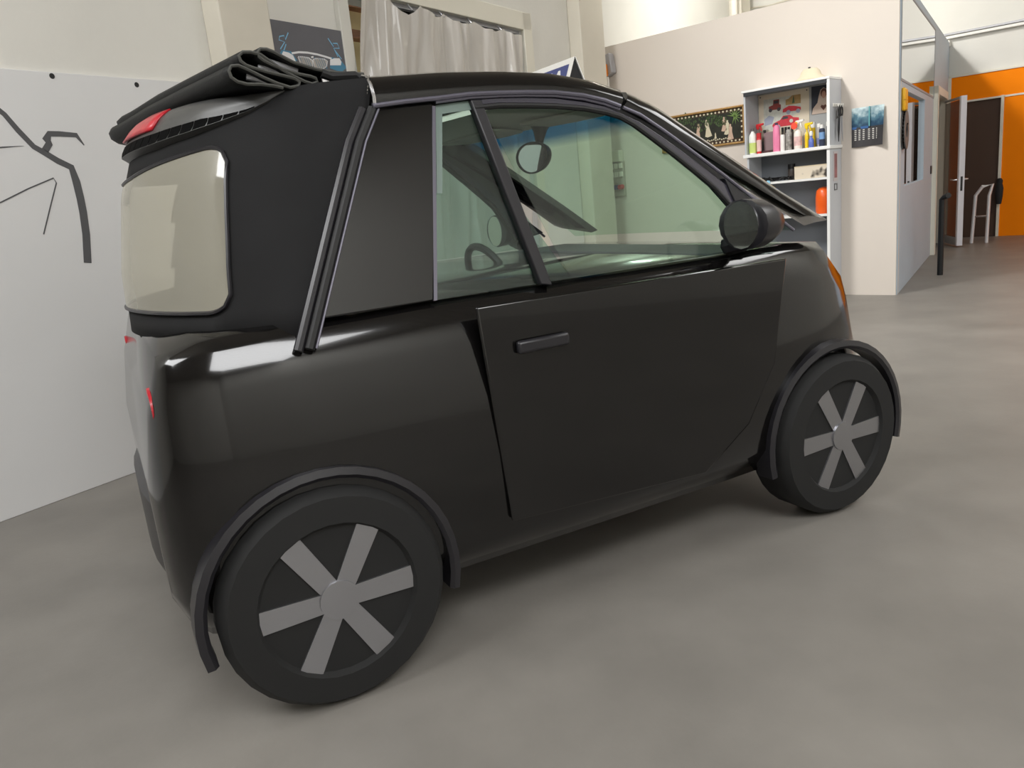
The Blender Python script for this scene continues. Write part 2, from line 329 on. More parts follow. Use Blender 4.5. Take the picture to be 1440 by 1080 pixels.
# ------------------------------------------------------------------ poster of a car front
PS = thing('car_front_poster', 'dark grey poster with glowing white and blue car front outline on the left wall', 'poster', 'L', (-4.42, 0, 1.55))
pq = [(-4.759,2.384),(-4.201,2.382),(-4.127,2.386),(-4.108,2.055),(-4.727,2.018)]
zt = 2.39
part(PS, 'sheet', MB().box(-4.80, -4.13, -0.03, -0.02, 1.76, 2.385), mat('poster_grey', (92, 92, 98), 0.45, var=0.12, scale=3), label='dark grey printed sheet')
Mpw = mat('print_white', (225, 226, 228), 0.5); Mpb = mat('print_light_blue', (120, 180, 215), 0.5); Mpc = mat('print_glow_blue', (70, 130, 160), 0.6)
def print_poly(pts, m, nm, y=-0.031): part(PS, nm, MB().solid(on(pts, y), (0, -0.0008, 0)), m)
def print_line(pts, wd, m, nm): part(PS, nm, MB().ribbon(on(pts, -0.031), wd, 0.0008, (0, -1, 0)), m)
print_poly([(-4.707,2.216),(-4.632,2.215),(-4.591,2.165),(-4.644,2.135),(-4.712,2.138),(-4.744,2.172)], Mpc, 'printed_glow', -0.0302)
print_poly([(-4.296,2.211),(-4.206,2.206),(-4.155,2.156),(-4.21,2.121),(-4.311,2.14)], Mpc, 'printed_glow', -0.0302)
print_poly([(-4.697,2.209),(-4.652,2.205),(-4.62,2.191),(-4.604,2.155),(-4.662,2.159),(-4.706,2.167),(-4.713,2.187)], Mpw, 'printed_headlamp')
print_poly([(-4.3,2.193),(-4.258,2.206),(-4.211,2.21),(-4.196,2.189),(-4.207,2.166),(-4.308,2.158)], Mpw, 'printed_headlamp')
print_line([(-4.629,2.203),(-4.568,2.215),(-4.495,2.219),(-4.41,2.216),(-4.336,2.208),(-4.285,2.201)], 0.012, Mpw, 'printed_bonnet_line')
Mpg = mat('print_mesh_grey', (175, 170, 165), 0.5)
for pl in ([(-4.58,2.186),(-4.55,2.189),(-4.49,2.188),(-4.462,2.175),(-4.466,2.128),(-4.538,2.131),(-4.565,2.146)], [(-4.455,2.18),(-4.428,2.189),(-4.352,2.191),(-4.328,2.182),(-4.341,2.151),(-4.378,2.131),(-4.447,2.13)]):
    print_poly(pl, Mpg, 'printed_grille'); print_line(pl+[pl[0]], 0.009, Mpw, 'printed_grille_outline')
    cx = sum(p[0] for p in pl)/len(pl)
    zc = sum(p[1] for p in pl)/len(pl); hx = 0.3*(max(p[0] for p in pl)-min(p[0] for p in pl))
    for q in range(-2, 3): print_line([(cx+q*hx/2-0.012, zc+0.03), (cx+q*hx/2+0.012, zc-0.03)], 0.006, Mpc, 'printed_grille_bar')
print_poly([(-4.469,2.198),(-4.449,2.204),(-4.445,2.194),(-4.465,2.188)], Mpw, 'printed_badge')
print_line([(-4.632,2.322),(-4.665,2.278),(-4.671,2.301),(-4.707,2.293),(-4.717,2.272),(-4.673,2.264),(-4.717,2.219)], 0.007, Mpb, 'printed_mirror_line'); print_line([(-4.664,2.253),(-4.69,2.214)], 0.007, Mpb, 'printed_mirror_line')
print_line([(-4.292,2.325),(-4.25,2.277),(-4.252,2.298),(-4.212,2.302),(-4.198,2.273),(-4.252,2.268),(-4.223,2.218)], 0.007, Mpb, 'printed_mirror_line'); print_line([(-4.247,2.259),(-4.192,2.207)], 0.007, Mpb, 'printed_mirror_line')
# ------------------------------------------------------------------ framed tapestry on the partition
fx = [(0.659,1.848),(1.596,1.852),(1.585,1.507),(0.663,1.492)]; fx0, fx1, fz0, fz1 = fx[0][0], 1.60, 1.500, 1.862
TP = thing('framed_tapestry', 'long dark tapestry of pale figures and palms in a thin gilt frame on the partition', 'picture', 'P', ((fx0+fx1)/2, 0, fz0))
part(TP, 'cloth', MB().box(fx0+0.015, fx1-0.015, -0.012, -0.002, fz0+0.015, fz1-0.015), mat('dark_tapestry', (44, 46, 38), 0.9, var=0.25, scale=25, bump=0.3, bscale=300))
Mg = mat('gilt_frame', (176, 138, 84), 0.35, metal=0.3, var=0.15, scale=30)
for a in ((fx0, fx1, fz1-0.02, fz1), (fx0, fx1, fz0, fz0+0.02), (fx0, fx0+0.02, fz0, fz1), (fx1-0.02, fx1, fz0, fz1)):
    part(TP, 'frame_rail', MB().box(a[0], a[1], -0.028, 0, a[2], a[3]), Mg, bevel=0.005)
Mfg = [mat('tapestry_figure_cream', (205, 196, 170), 0.9), mat('tapestry_figure_pink', (196, 168, 148), 0.9), mat('tapestry_leaf', (74, 92, 58), 0.9, var=0.3, scale=60), mat('tapestry_palm', (112, 138, 76), 0.9), mat('tapestry_border', (66, 50, 38), 0.9)]
def tq(px): return px
def tfig(nm, poly, m): part(TP, nm, MB().solid(on(poly, -0.0125), (0, -0.001, 0)), Mfg[m])
bz = 0.045
for a in ((fx0+0.02, fx1-0.02, fz1-bz-0.01, fz1-0.02), (fx0+0.02, fx1-0.02, fz0+0.02, fz0+bz+0.01), (fx0+0.02, fx0+bz, fz0+0.02, fz1-0.02), (fx1-bz, fx1-0.02, fz0+0.02, fz1-0.02)):
    tfig('woven_border', [(a[0], a[2]), (a[1], a[2]), (a[1], a[3]), (a[0], a[3])], 4)
dot = MB()
k = 0
while True:
    x = fx0+0.04+k*0.042; k += 1
    if x > fx1-0.03: break
    for z in (fz1-0.038, fz0+0.036): dot.solid([(x+0.010*math.cos(t*PI/3), -0.0136, z+0.010*math.sin(t*PI/3)) for t in range(6)], (0, -0.001, 0))
for k in range(6):
    z = fz0+0.06+k*0.05
    for x in (fx0+0.035, fx1-0.035): dot.solid([(x+0.010*math.cos(t*PI/3), -0.0136, z+0.010*math.sin(t*PI/3)) for t in range(6)], (0, -0.001, 0))
for k in range(14):
    x = 1.15+k*0.022; dot.solid([(x+0.008*math.cos(t*PI/3), -0.0136, fz0+0.062+0.004*(k % 3)+0.008*math.sin(t*PI/3)) for t in range(6)], (0, -0.001, 0))
part(TP, 'woven_dots', dot, Mfg[0], kind='stuff')
def foliage(cx, cz, r, s):
    random.seed(s); m = MB()
    for k in range(46):
        a = random.uniform(0, 2*PI); d = r*math.sqrt(random.random()); x, z = cx+d*math.cos(a)*1.3, cz+d*math.sin(a); q = 0.013
        m.solid([(x, -0.0127, z+q), (x+q*.7, -0.0127, z), (x, -0.0127, z-q), (x-q*.7, -0.0127, z)], (0, -0.0008, 0))
    part(TP, 'woven_foliage', m, Mfg[2], kind='stuff')
for (c, r, s) in (([(0.941,1.809)][0], 0.06, 1), ([(1.126,1.756)][0], 0.09, 2), ([(1.239,1.782)][0], 0.06, 4), ([(1.346,1.74)][0], 0.05, 3)): foliage(c[0], c[1], r, s)
pc = [(1.493,1.768)][0]; pm = MB()
for k in range(11):
    a = math.radians(-110+k*28); L_ = 0.085
    tip = (pc[0]+L_*math.cos(a), pc[1]+L_*math.sin(a)); s_ = (math.sin(a)*0.007, -math.cos(a)*0.007)
    pm.solid([(pc[0]-s_[0], -0.0137, pc[1]-s_[1]), (tip[0], -0.0137, tip[1]), (pc[0]+s_[0], -0.0137, pc[1]+s_[1])], (0, -0.0008, 0))
part(TP, 'woven_palm', pm, Mfg[3])
def figure(px, lo, hi, lean=0.0, m=0, arm=False):   # a small woven person: gown, bodice, head
    p = px[0]; x, z0, z1 = p[0], lo, hi; h = z1-z0; o = lean*h
    tfig('woven_figure', [(x-0.22*h, z0+0.05*h), (x-0.05*h, z0), (x+0.22*h, z0+0.06*h), (x+0.12*h+o*.5, z0+0.5*h), (x+0.13*h+o, z0+0.78*h), (x+0.06*h+o, z0+0.84*h), (x+0.07*h+o, z0+0.96*h), (x+o, z0+h), (x-0.07*h+o, z0+0.95*h), (x-0.06*h+o, z0+0.84*h), (x-0.13*h+o, z0+0.76*h), (x-0.09*h+o*.5, z0+0.5*h)], m)
figure([(1.075,1.707)], 1.585, 1.745, 0.12, 1); figure([(1.204,1.725)], 1.60, 1.775, -0.1, 0)
figure([(1.377,1.723)], 1.635, 1.775, 0.0, 1); figure([(1.406,1.678)], 1.60, 1.74, 0.05, 0); figure([(1.442,1.633)], 1.545, 1.70, 0.0, 1); figure([(1.279,1.633)], 1.575, 1.635, 0, 0); figure([(0.923,1.784)], 1.66, 1.75, 0, 0)

# ------------------------------------------------------------------ shelf units
Msh = mat('grey_laminate_shelf', (188, 191, 196), 0.45, var=0.02); Mse = mat('white_edge', (232, 232, 230), 0.45)
SX0, SX1, SY = 1.72, 2.52, -0.28
US = thing('wall_cupboard', 'open light grey cupboard full of bottles, upper of the two shelf units', 'shelf', 'P', ((SX0+SX1)/2, 0, 1.345))
part(US, 'top_panel', MB().box(SX0-0.015, SX1+0.005, SY-0.012, 0, 1.935, 1.955), [Mse], bevel=0.003)
part(US, 'front_rail', MB().box(SX0+0.004, SX1-0.02, SY-0.008, SY+0.02, 1.903, 1.935), mat('dark_edge_rail', (46, 48, 52), 0.4), label='dark front rail under the top')
part(US, 'side_panel', MB().box(SX0, SX0+0.018, SY, 0, 1.375, 1.935), Msh, bevel=0.002)
part(US, 'side_panel', MB().box(SX1-0.018, SX1, SY, 0, 1.375, 1.935), Msh, bevel=0.002)
part(US, 'front_edge', MB().box(SX1-0.022, SX1+0.003, SY-0.006, SY, 1.375, 1.935), Mse)
part(US, 'back_panel', MB().box(SX0+0.018, SX1-0.018, -0.012, -0.002, 1.375, 1.935), mat('back_panel_grey', (160, 161, 160), 0.6))
part(US, 'bottom_panel', MB().box(SX0-0.012, SX1+0.012, SY-0.02, 0, 1.345, 1.375), Mse, bevel=0.004)
LX0, LX1 = SX0+0.02, SX1+0.0
LS = thing('shelf_rack', 'open light grey shelf rack standing below the bottle cupboard', 'shelf', 'P', ((LX0+LX1)/2, 0, 0))
part(LS, 'side_panel', MB().box(LX0, LX0+0.018, SY, 0, 0, 1.345), Msh, bevel=0.002)
part(LS, 'side_panel', MB().box(LX1-0.018, LX1, SY, 0, 0, 1.345), Msh, bevel=0.002)
part(LS, 'front_edge', MB().box(LX1-0.024, LX1+0.002, SY-0.006, SY, 0, 1.345), Mse)
part(LS, 'back_panel', MB().box(LX0+0.018, LX1-0.018, -0.012, -0.002, 0, 1.345), mat('back_panel_slate', (112, 116, 122), 0.6))
part(LS, 'shelf_board', MB().box(LX0+0.018, LX1-0.018, SY, -0.012, 1.085, 1.105), Mse, bevel=0.002)
part(LS, 'shelf_board', MB().box(LX0+0.018, LX1-0.018, SY, -0.012, 0.76, 0.78), Mse, bevel=0.002)
part(LS, 'shelf_board', MB().box(LX0+0.018, LX1-0.018, SY, -0.012, 0.06, 0.08), Mse, bevel=0.002)
part(LS, 'label_holder', MB().box(LX1, LX1+0.004, -0.20, -0.10, 1.06, 1.32), mat('plate_silver', (196, 190, 192), 0.35, metal=0.3), bevel=0.001)
part(LS, 'label_card', MB().box(LX1+0.004, LX1+0.006, -0.18, -0.12, 1.09, 1.30), mat('label_red_brown', (150, 96, 98), 0.5, var=0.4, scale=14))
lh = MB(); 
for a in ((-0.18, -0.11, 0.98, 0.99), (-0.18, -0.11, 1.03, 1.04), (-0.18, -0.17, 0.98, 1.04), (-0.12, -0.11, 0.98, 1.04)): lh.box(LX1, LX1+0.005, *a)
part(LS, 'small_label_frame', lh, mat('label_dark', (110, 110, 112), 0.5))
# posters inside the cupboard
CP = thing('car_print', 'cream print of red vintage and racing cars pinned inside the cupboard', 'poster', 'P', (1.99, -0.013, 1.45))
cz0, cz1, cx0_, cx1_ = 1.49, 1.915, 1.745, 2.235
part(CP, 'sheet', MB().box(cx0_, cx1_, -0.016, -0.013, cz0, cz1), mat('cream_paper', (212, 201, 180), 0.7, var=0.03))
Mcp = [mat('print_red', (196, 48, 60), 0.6, var=0.15, scale=60), mat('print_dark_red', (130, 52, 46), 0.6), mat('print_dark', (66, 62, 66), 0.6), mat('print_pale', (196, 198, 188), 0.6, var=0.12, scale=40), mat('print_ochre', (172, 142, 92), 0.6, var=0.2, scale=40), mat('print_green', (70, 96, 66), 0.6), mat('print_wheel', (150, 156, 172), 0.6)]
def cp(nm, poly, m, lay=0): part(CP, nm, MB().solid([(1.745+(x-1.70)*1.031, -0.0162-lay*0.0006, z+0.03) for x, z in poly], (0, -0.0005, 0)), Mcp[m])
def disc(x, z, r, sx=1): return [(x+r*sx*math.cos(t*PI/6), z+r*math.sin(t*PI/6)) for t in range(12)]
cp('printed_ground', [(1.75, 1.56), (1.86, 1.55), (2.10, 1.70), (2.10, 1.84), (1.75, 1.84)], 3)
cp('printed_house', [(1.96, 1.76), (2.10, 1.76), (2.10, 1.84), (2.02, 1.84), (1.99, 1.815), (1.96, 1.81)], 4, 1); cp('printed_tree', [(2.02, 1.77), (2.045, 1.77), (2.035, 1.845)], 5, 2)
cp('printed_vintage_car', [(1.80, 1.735), (1.915, 1.735), (1.915, 1.775), (1.90, 1.78), (1.90, 1.825), (1.845, 1.825), (1.84, 1.78), (1.80, 1.77)], 1, 1); cp('printed_window', [(1.85, 1.79), (1.893, 1.79), (1.893, 1.815), (1.85, 1.815)], 2, 2)
for x in (1.815, 1.895): cp('printed_wheel', disc(x, 1.735, 0.017), 2, 2)
cp('printed_open_car', [(1.93, 1.70), (2.10, 1.70), (2.10, 1.725), (2.04, 1.745), (1.99, 1.752), (1.935, 1.73)], 0, 2)
for x in (1.985, 2.075): cp('printed_wheel', disc(x, 1.695, 0.02), 6, 3)
cp('printed_racing_car', [(1.835, 1.575), (2.06, 1.575), (2.085, 1.60), (2.08, 1.635), (2.03, 1.645), (2.0, 1.67), (1.935, 1.67), (1.905, 1.635), (1.845, 1.615), (1.83, 1.595)], 0, 2)
cp('printed_window', [(1.915, 1.637), (1.985, 1.64), (1.975, 1.662), (1.94, 1.662)], 2, 3); cp('printed_number_disc', disc(2.01, 1.615, 0.017), 3, 3)
for x in (1.885, 2.045): cp('printed_wheel', disc(x, 1.575, 0.022), 6, 3)
cp('printed_pit_scene', [(1.755, 1.60), (1.83, 1.61), (1.85, 1.67), (1.80, 1.69), (1.755, 1.66)], 6, 1)
for x, z in ((cx0_+0.02, cz1-0.02), (cx1_-0.02, cz1-0.02)): part(CP, 'pin', MB().lathe([(0, -0.02), (0.006, -0.02), (0.006, -0.016), (0, -0.016)], (x, 0, z), 8, 'y'), M_rub)
MD = thing('veiled_lady_print', 'dark blue print of a pale veiled lady pinned inside the cupboard', 'poster', 'P', (2.35, -0.013, 1.67))
part(MD, 'sheet', MB().box(2.257, 2.442, -0.016, -0.013, 1.67, 1.915), mat('night_blue_paper', (42, 46, 58), 0.6, var=0.1))
def md(nm, poly, c, lay): part(MD, nm, MB().solid([(2.257+(x-2.195)*0.92, -0.0162-lay*0.0006, 1.672+(z-1.685)*1.14) for x, z in poly], (0, -0.0005, 0)), c)
Mv = mat('veil_print', (206, 186, 170), 0.7, var=0.06, scale=30); Mf = mat('face_print', (196, 150, 128), 0.7); Mh = mat('print_brown', (106, 66, 56), 0.7)
md('printed_veil', [(2.197, 1.685), (2.372, 1.685), (2.372, 1.75), (2.36, 1.83), (2.345, 1.865), (2.315, 1.88), (2.285, 1.865), (2.268, 1.82), (2.255, 1.77), (2.21, 1.73)], Mv, 0)
md('printed_hair', [(2.318+0.032*math.cos(t*PI/6), 1.838+0.035*math.sin(t*PI/6)) for t in range(12)], Mh, 1); md('printed_face', [(2.318+0.021*math.cos(t*PI/6), 1.825+0.028*math.sin(t*PI/6)) for t in range(12)], Mf, 2)
md('printed_heart', [(2.315, 1.705), (2.345, 1.735), (2.335, 1.75), (2.315, 1.742), (2.295, 1.75), (2.285, 1.735)], Mh, 1)
# bottles: built at (x, depth) with height h
def bottle(nm, lab, x, y, z, prof, m, cap=None, capm=None, sx=1, sy=1, extra=None, cat='bottle', group=None, band=None):
    t = thing(nm, lab, cat, 'P', (x, y, z), group)
    part(t, 'body', MB().lathe(prof, (x, y, z), 16, sx=sx, sy=sy), m)
    if cap: part(t, 'cap', MB().lathe(cap, (x, y, z), 12), capm)
    if band: part(t, 'label_band', MB().lathe([(band[0], band[1]), (band[0], band[2])], (x, y, z), 16, sx=sx, sy=sy), band[3])
    if extra: extra(t, x, y, z)
    return t
zb = 1.376
def prof(r, h, neck=0.35, sh=0.75): return [(r*0.92, 0), (r, 0.006), (r, h*sh), (r*0.8, h*(sh+0.10)), (r*neck, h*(sh+0.18)), (r*neck, h)]
bm_ = lambda n, c, **k: mat(n, c, 0.35, coat=0.3, **k)
yy = -0.22
bottle('detergent_bottle', 'white and lime green bottle at the left end of the bottle cupboard', 1.774, yy, zb, prof(0.035, 0.215, 0.4), bm_('bottle_white', (232, 234, 226)), [(0.014, 0.21), (0.016, 0.212), (0.016, 0.235), (0, 0.236)], bm_('cap_grey', (96, 92, 92)), band=(0.0356, 0.012, 0.105, bm_('lime_label', (196, 214, 120))))
def trig(m):
    def fn(t, x, y, z):
        h = t['_h']
        part(t, 'trigger_head', MB().solid([(x-0.012, y-0.011, z+h), (x+0.012, y-0.011, z+h), (x+0.014, y-0.011, z+h+0.03), (x+0.055, y-0.011, z+h+0.036), (x+0.055, y-0.011, z+h+0.056), (x-0.018, y-0.011, z+h+0.05), (x-0.02, y-0.011, z+h+0.03)], (0, 0.022, 0)), m, bevel=0.004)
        part(t, 'trigger', MB().solid([(x+0.018, y-0.006, z+h+0.03), (x+0.030, y-0.006, z+h+0.03), (x+0.040, y-0.006, z+h-0.012), (x+0.032, y-0.006, z+h-0.015)], (0, 0.012, 0)), m)
    return fn
def spray(nm, lab, x, y, r, h, m, tm, lb=None, **k):
    t = bottle(nm, lab, x, y, zb, prof(r, h, 0.36, 0.68), m, band=lb, **k); t['_h'] = h; trig(tm)(t, x, y, zb); del t['_h']; return t
spray('spray_bottle', 'smoky bottle with red trigger half hidden behind the white and lime bottle', 1.774, -0.10, 0.032, 0.225, bm_('smoky_plastic', (110, 96, 92)), bm_('red_plastic', (206, 36, 42)))
bottle('slim_can', 'slim bright red can beside the white and lime bottle', 1.836, yy, zb, [(0.021, 0), (0.022, 0.004), (0.022, 0.175), (0.016, 0.185), (0, 0.185)], bm_('can_red', (206, 34, 40)), [(0.023, 0.14), (0.023, 0.188), (0, 0.189)], bm_('can_red_cap', (190, 30, 36)), cat='can', band=(0.0226, 0.02, 0.125, bm_('can_stripe', (226, 190, 184))))
bx = thing('clear_sheet_box', 'purple grey see-through plastic box behind the red can', 'box', 'P', (1.91, -0.13, zb))
part(bx, 'shell', MB().box(1.855, 1.975, -0.16, -0.10, zb, zb+0.19), mat('smoky_mauve_plastic', (142, 122, 124), 0.25, var=0.1, coat=0.4), bevel=0.004)
part(bx, 'clip', MB().box(1.855, 1.88, -0.168, -0.158, zb+0.188, zb+0.21), M_rub, bevel=0.002); part(bx, 'base_tray', MB().box(1.858, 1.975, -0.20, -0.162, zb, zb+0.022), mat('tray_maroon', (76, 44, 46), 0.5, var=0.3, scale=50), bevel=0.003)
def ribs(t, x, y, z):
    for h in (0.06, 0.095, 0.13): part(t, 'moulded_ring', MB().lathe([(0.0325, h-0.004), (0.0345, h), (0.0325, h+0.004)], (x, y, z), 16), MATS['bottle_pink'])
bottle('soap_bottle', 'tall pink bottle with a dark cap, left of the row of cans', 2.009, yy, zb, [(0.031, 0), (0.033, 0.005), (0.033, 0.15), (0.031, 0.20), (0.026, 0.225), (0.013, 0.235), (0.013, 0.24)], bm_('bottle_pink', (236, 134, 172)), [(0.014, 0.238), (0.014, 0.256), (0, 0.257)], bm_('cap_navy', (62, 60, 84)), extra=ribs)
for k, (x, h) in enumerate(((2.059-.048, 0.215), (2.089-.048, 0.215), (2.118-.048, 0.212), (2.151-.048, 0.214))):
    bottle('black_cap_bottle', ['first black capped slim bottle from the pink bottle, in the back row', 'black capped slim bottle directly behind the white can', 'black capped slim bottle behind the left edge of the grey patterned can', 'last black capped slim bottle of the back row, nearest the white spray bottle'][k], x, -0.09, zb, [(0.012, 0), (0.012, h*0.8), (0.0115, h*0.82)], bm_('dark_brown_glass', (58, 48, 46)), [(0.0118, h*0.8), (0.0118, h), (0, h+0.001)], M_rub, group='black capped bottles in the back row')
bottle('white_can', 'plain white can right of the pink bottle', 2.067, yy, zb, [(0.021, 0), (0.022, 0.004), (0.022, 0.135), (0.018, 0.145), (0, 0.145)], bm_('can_white', (234, 230, 226)), cat='can')
bottle('aerosol_can', 'grey patterned aerosol can between the white can and black can', 2.125, yy, zb, [(0.027, 0), (0.028, 0.004), (0.028, 0.15), (0.022, 0.16)], mat('grey_print', (150, 146, 140), 0.35, var=0.7, scale=38), [(0.022, 0.158), (0.022, 0.178), (0.015, 0.184), (0, 0.184)], bm_('can_top', (176, 174, 168)), cat='can')
bottle('black_can', 'narrow black can just right of the grey patterned aerosol can', 2.168, -0.155, zb, [(0.017, 0), (0.017, 0.15), (0.012, 0.158), (0, 0.158)], bm_('can_black', (44, 42, 44)), cat='can')
t = spray('spray_bottle', 'white and pink spray bottle with a white trigger and red round tag', 2.211, yy, 0.036, 0.20, bm_('bottle_cream', (236, 226, 218)), bm_('trigger_white', (238, 234, 230)), (0.0368, 0.03, 0.11, mat('pink_label', (236, 196, 192), 0.4, var=0.35, scale=22)))
part(t, 'round_tag', MB().lathe([(0, -0.004), (0.030, -0.004), (0.030, 0.0), (0, 0.0)], (2.190, yy-0.03, zb+0.205), 16, 'y'), bm_('tag_red', (238, 84, 60)), label='red round tag'); part(t, 'tag_corner', MB().lathe([(0, -0.003), (0.016, -0.003), (0.016, 0.0), (0, 0.0)], (2.204, yy-0.026, zb+0.225), 12, 'y'), bm_('tag_yellow', (232, 176, 40)), label='yellow tag')
bottle('cream_bottle', 'squat cream bottle right of the pink and white spray bottle', 2.258, -0.15, zb, prof(0.026, 0.15, 0.45), bm_('bottle_ivory', (226, 214, 186)), [(0.014, 0.148), (0.014, 0.165), (0, 0.166)], M_white)
t = spray('spray_bottle', 'yellow spray bottle with a yellow trigger', 2.300, -0.235, 0.017, 0.165, bm_('bottle_yellow', (238, 200, 18)), bm_('trigger_yellow', (240, 204, 20)))
bottle('white_top_bottle', 'yellow bottle with a wide white cap behind the yellow spray bottle', 2.317, -0.15, zb, [(0.026, 0), (0.027, 0.004), (0.027, 0.17), (0.024, 0.175)], MATS['bottle_yellow'], [(0.026, 0.172), (0.026, 0.212), (0.02, 0.222), (0, 0.222)], M_white)
bottle('blue_bottle', 'short blue bottle with white cap right of the yellow spray bottle', 2.345, -0.252, zb, prof(0.023, 0.105, 0.5, 0.6), bm_('bottle_blue', (92, 112, 188)), [(0.013, 0.10), (0.016, 0.125), (0.010, 0.142), (0, 0.143)], M_white)
bottle('grey_bottle', 'grey and white bottle between the two blue bottles', 2.393, -0.19, zb, [(0.022, 0), (0.022, 0.16), (0.016, 0.17)], bm_('bottle_grey', (168, 164, 160)), [(0.018, 0.168), (0.018, 0.20), (0, 0.201)], M_white, band=(0.0225, 0.02, 0.075, bm_('blue_grey_label', (120, 128, 166))))
bottle('wax_bottle', 'white bottle with white cap against the right side of the cupboard', 2.456, -0.12, zb, [(0.026, 0), (0.026, 0.165), (0.02, 0.175)], bm_('bottle_dark', (58, 60, 68)), [(0.025, 0.172), (0.025, 0.21), (0, 0.211)], M_white)
bottle('polish_bottle', 'dark bottle with a light blue label at the right end of the row', 2.436, -0.235, zb, [(0.024, 0), (0.025, 0.004), (0.025, 0.145), (0.016, 0.155)], bm_('bottle_navy', (52, 58, 78)), [(0.017, 0.153), (0.017, 0.185), (0, 0.186)], M_white, band=(0.0256, 0.06, 0.12, bm_('light_blue_label', (120, 160, 206))))
# things on the rack below
zr = 1.106
bottle('dark_jar', 'dark jar with a black lid on the middle shelf of the rack', 2.085, -0.075, zr, [(0.033, 0), (0.035, 0.005), (0.035, 0.095), (0.03, 0.11)], mat('jar_dark', (84, 76, 72), 0.3, var=0.35, scale=25), [(0.034, 0.10), (0.034, 0.145), (0, 0.146)], M_rub, cat='jar')
wbx = thing('stained_box', 'pale wooden box with black stains on the middle shelf of the rack', 'box', 'P', (2.34, -0.18, zr))
Mwb = mat('stained_wood', (216, 204, 184), 0.7); nt = Mwb.node_tree
nz = nt.nodes.new('ShaderNodeTexNoise'); nz.inputs['Scale'].default_value = 9; rp = nt.nodes.new('ShaderNodeValToRGB'); rp.color_ramp.elements[0].position = 0.56; rp.color_ramp.elements[1].position = 0.66
rp.color_ramp.elements[0].color = lin((216, 204, 184)); rp.color_ramp.elements[1].color = lin((60, 54, 48)); tcn = nt.nodes.new('ShaderNodeTexCoord'); nt.links.new(tcn.outputs['Object'], nz.inputs['Vector']); nt.links.new(nz.outputs['Fac'], rp.inputs[0]); nt.links.new(rp.outputs[0], nt.nodes['Principled BSDF'].inputs['Base Color'])
part(wbx, 'front_board', MB().box(2.19, 2.49, -0.262, -0.250, zr, zr+0.105), Mwb, bevel=0.002); part(wbx, 'back_board', MB().box(2.19, 2.49, -0.12, -0.108, zr, zr+0.105), Mwb); part(wbx, 'end_board', MB().box(2.19, 2.202, -0.25, -0.12, zr, zr+0.105), Mwb); part(wbx, 'end_board', MB().box(2.478, 2.49, -0.25, -0.12, zr, zr+0.105), Mwb); part(wbx, 'lid', MB().box(2.19, 2.49, -0.262, -0.108, zr+0.105, zr+0.115), mat('pale_wood', (206, 190, 160), 0.6, var=0.1))
random.seed(5); cb = MB()
for k in range(9):
    x = 1.80+k*0.036; pts = []
    for q in range(9): a = q*0.8+k; pts.append((x+0.035*math.cos(a)+0.006*q, -0.19+0.05*math.sin(a*1.3), zr+0.008+0.026*abs(math.sin(q*1.1+k))*(1+0.4*(k == 1))))
    cb.tube(pts, 0.007, 6)
solo('cable_tangle', 'tangle of black cables along the left of the rack middle shelf', 'cables', 'P', (1.95, -0.19, zr), cb, M_rub)
solo('blue_tag', 'small light blue card tag on the rack shelf edge under black cables', 'tag', 'P', (1.945, -0.285, 1.085), MB().solid([(1.925, -0.2865, 1.078), (1.968, -0.2865, 1.08), (1.966, -0.2865, 1.118), (1.94, -0.2865, 1.122), (1.925, -0.2865, 1.105)], (0, -0.002, 0)), mat('pale_blue_card', (150, 208, 236), 0.5))
oc = MB()
oc.loft([[(2.42+r*0.75*math.cos(a), -0.15+r*0.75*math.sin(a), z) for a in [2*PI*q/20 for q in range(20)]] for r, z in ((0.085, 0.781), (0.1, 0.80), (0.1, 0.93), (0.09, 0.985), (0.06, 1.01), (0.02, 1.018))])
solo('orange_tub', 'orange domed tub on the lower right shelf of the rack', 'tub', 'P', (2.42, -0.15, 0.781), oc, mat('orange_plastic', (238, 96, 20), 0.35))
# things hanging on the cupboard side
hk = thing('hook_rail', 'white double hook on the right side of the bottle cupboard', 'hook', 'P', (SX1, -0.12, 1.70))
part(hk, 'plate', MB().box(SX1, SX1+0.006, -0.21, -0.05, 1.70, 1.73), M_white, bevel=0.002)
for y in (-0.18, -0.13, -0.08): part(hk, 'hook', MB().tube([(SX1+0.006, y, 1.725), (SX1+0.03, y, 1.72), (SX1+0.04, y, 1.70), (SX1+0.045, y, 1.725)], 0.007, 6), M_white)
hp = MB(); hp.tube([(SX1+0.036, -0.17, 1.71), (SX1+0.034, -0.20, 1.66), (SX1+0.03, -0.19, 1.60), (SX1+0.03, -0.15, 1.61), (SX1+0.034, -0.14, 1.66), (SX1+0.036, -0.165, 1.71)], 0.008, 6)
hs = thing('hanging_cable_loop', 'dark cable loop hanging on the left of the white hook', 'cable', 'P', (SX1+0.03, -0.17, 1.60)); part(hs, 'loop', hp, mat('cable_grey', (74, 72, 72), 0.5))
shr = thing('hanging_scissors', 'long dark shears hanging from the white hook beside the cupboard', 'scissors', 'P', (SX1+0.03, -0.11, 1.36))
part(shr, 'blade', MB().solid([(SX1+0.028, -0.15, 1.62), (SX1+0.028, -0.165, 1.50), (SX1+0.028, -0.15, 1.40), (SX1+0.028, -0.125, 1.52), (SX1+0.028, -0.12, 1.62)], (0.006, 0, 0)), M_satin); part(shr, 'blade', MB().solid([(SX1+0.036, -0.11, 1.62), (SX1+0.036, -0.10, 1.50), (SX1+0.036, -0.07, 1.40), (SX1+0.036, -0.075, 1.52), (SX1+0.036, -0.085, 1.62)], (0.005, 0, 0)), M_greymet)
for y in (-0.135, -0.085): part(shr, 'handle_ring', MB().tube([(SX1+0.034, y+0.022*math.cos(a), 1.66+0.045*math.sin(a)) for a in [2*PI*q/12 for q in range(12)]], 0.006, 6, closed=True), M_rub)
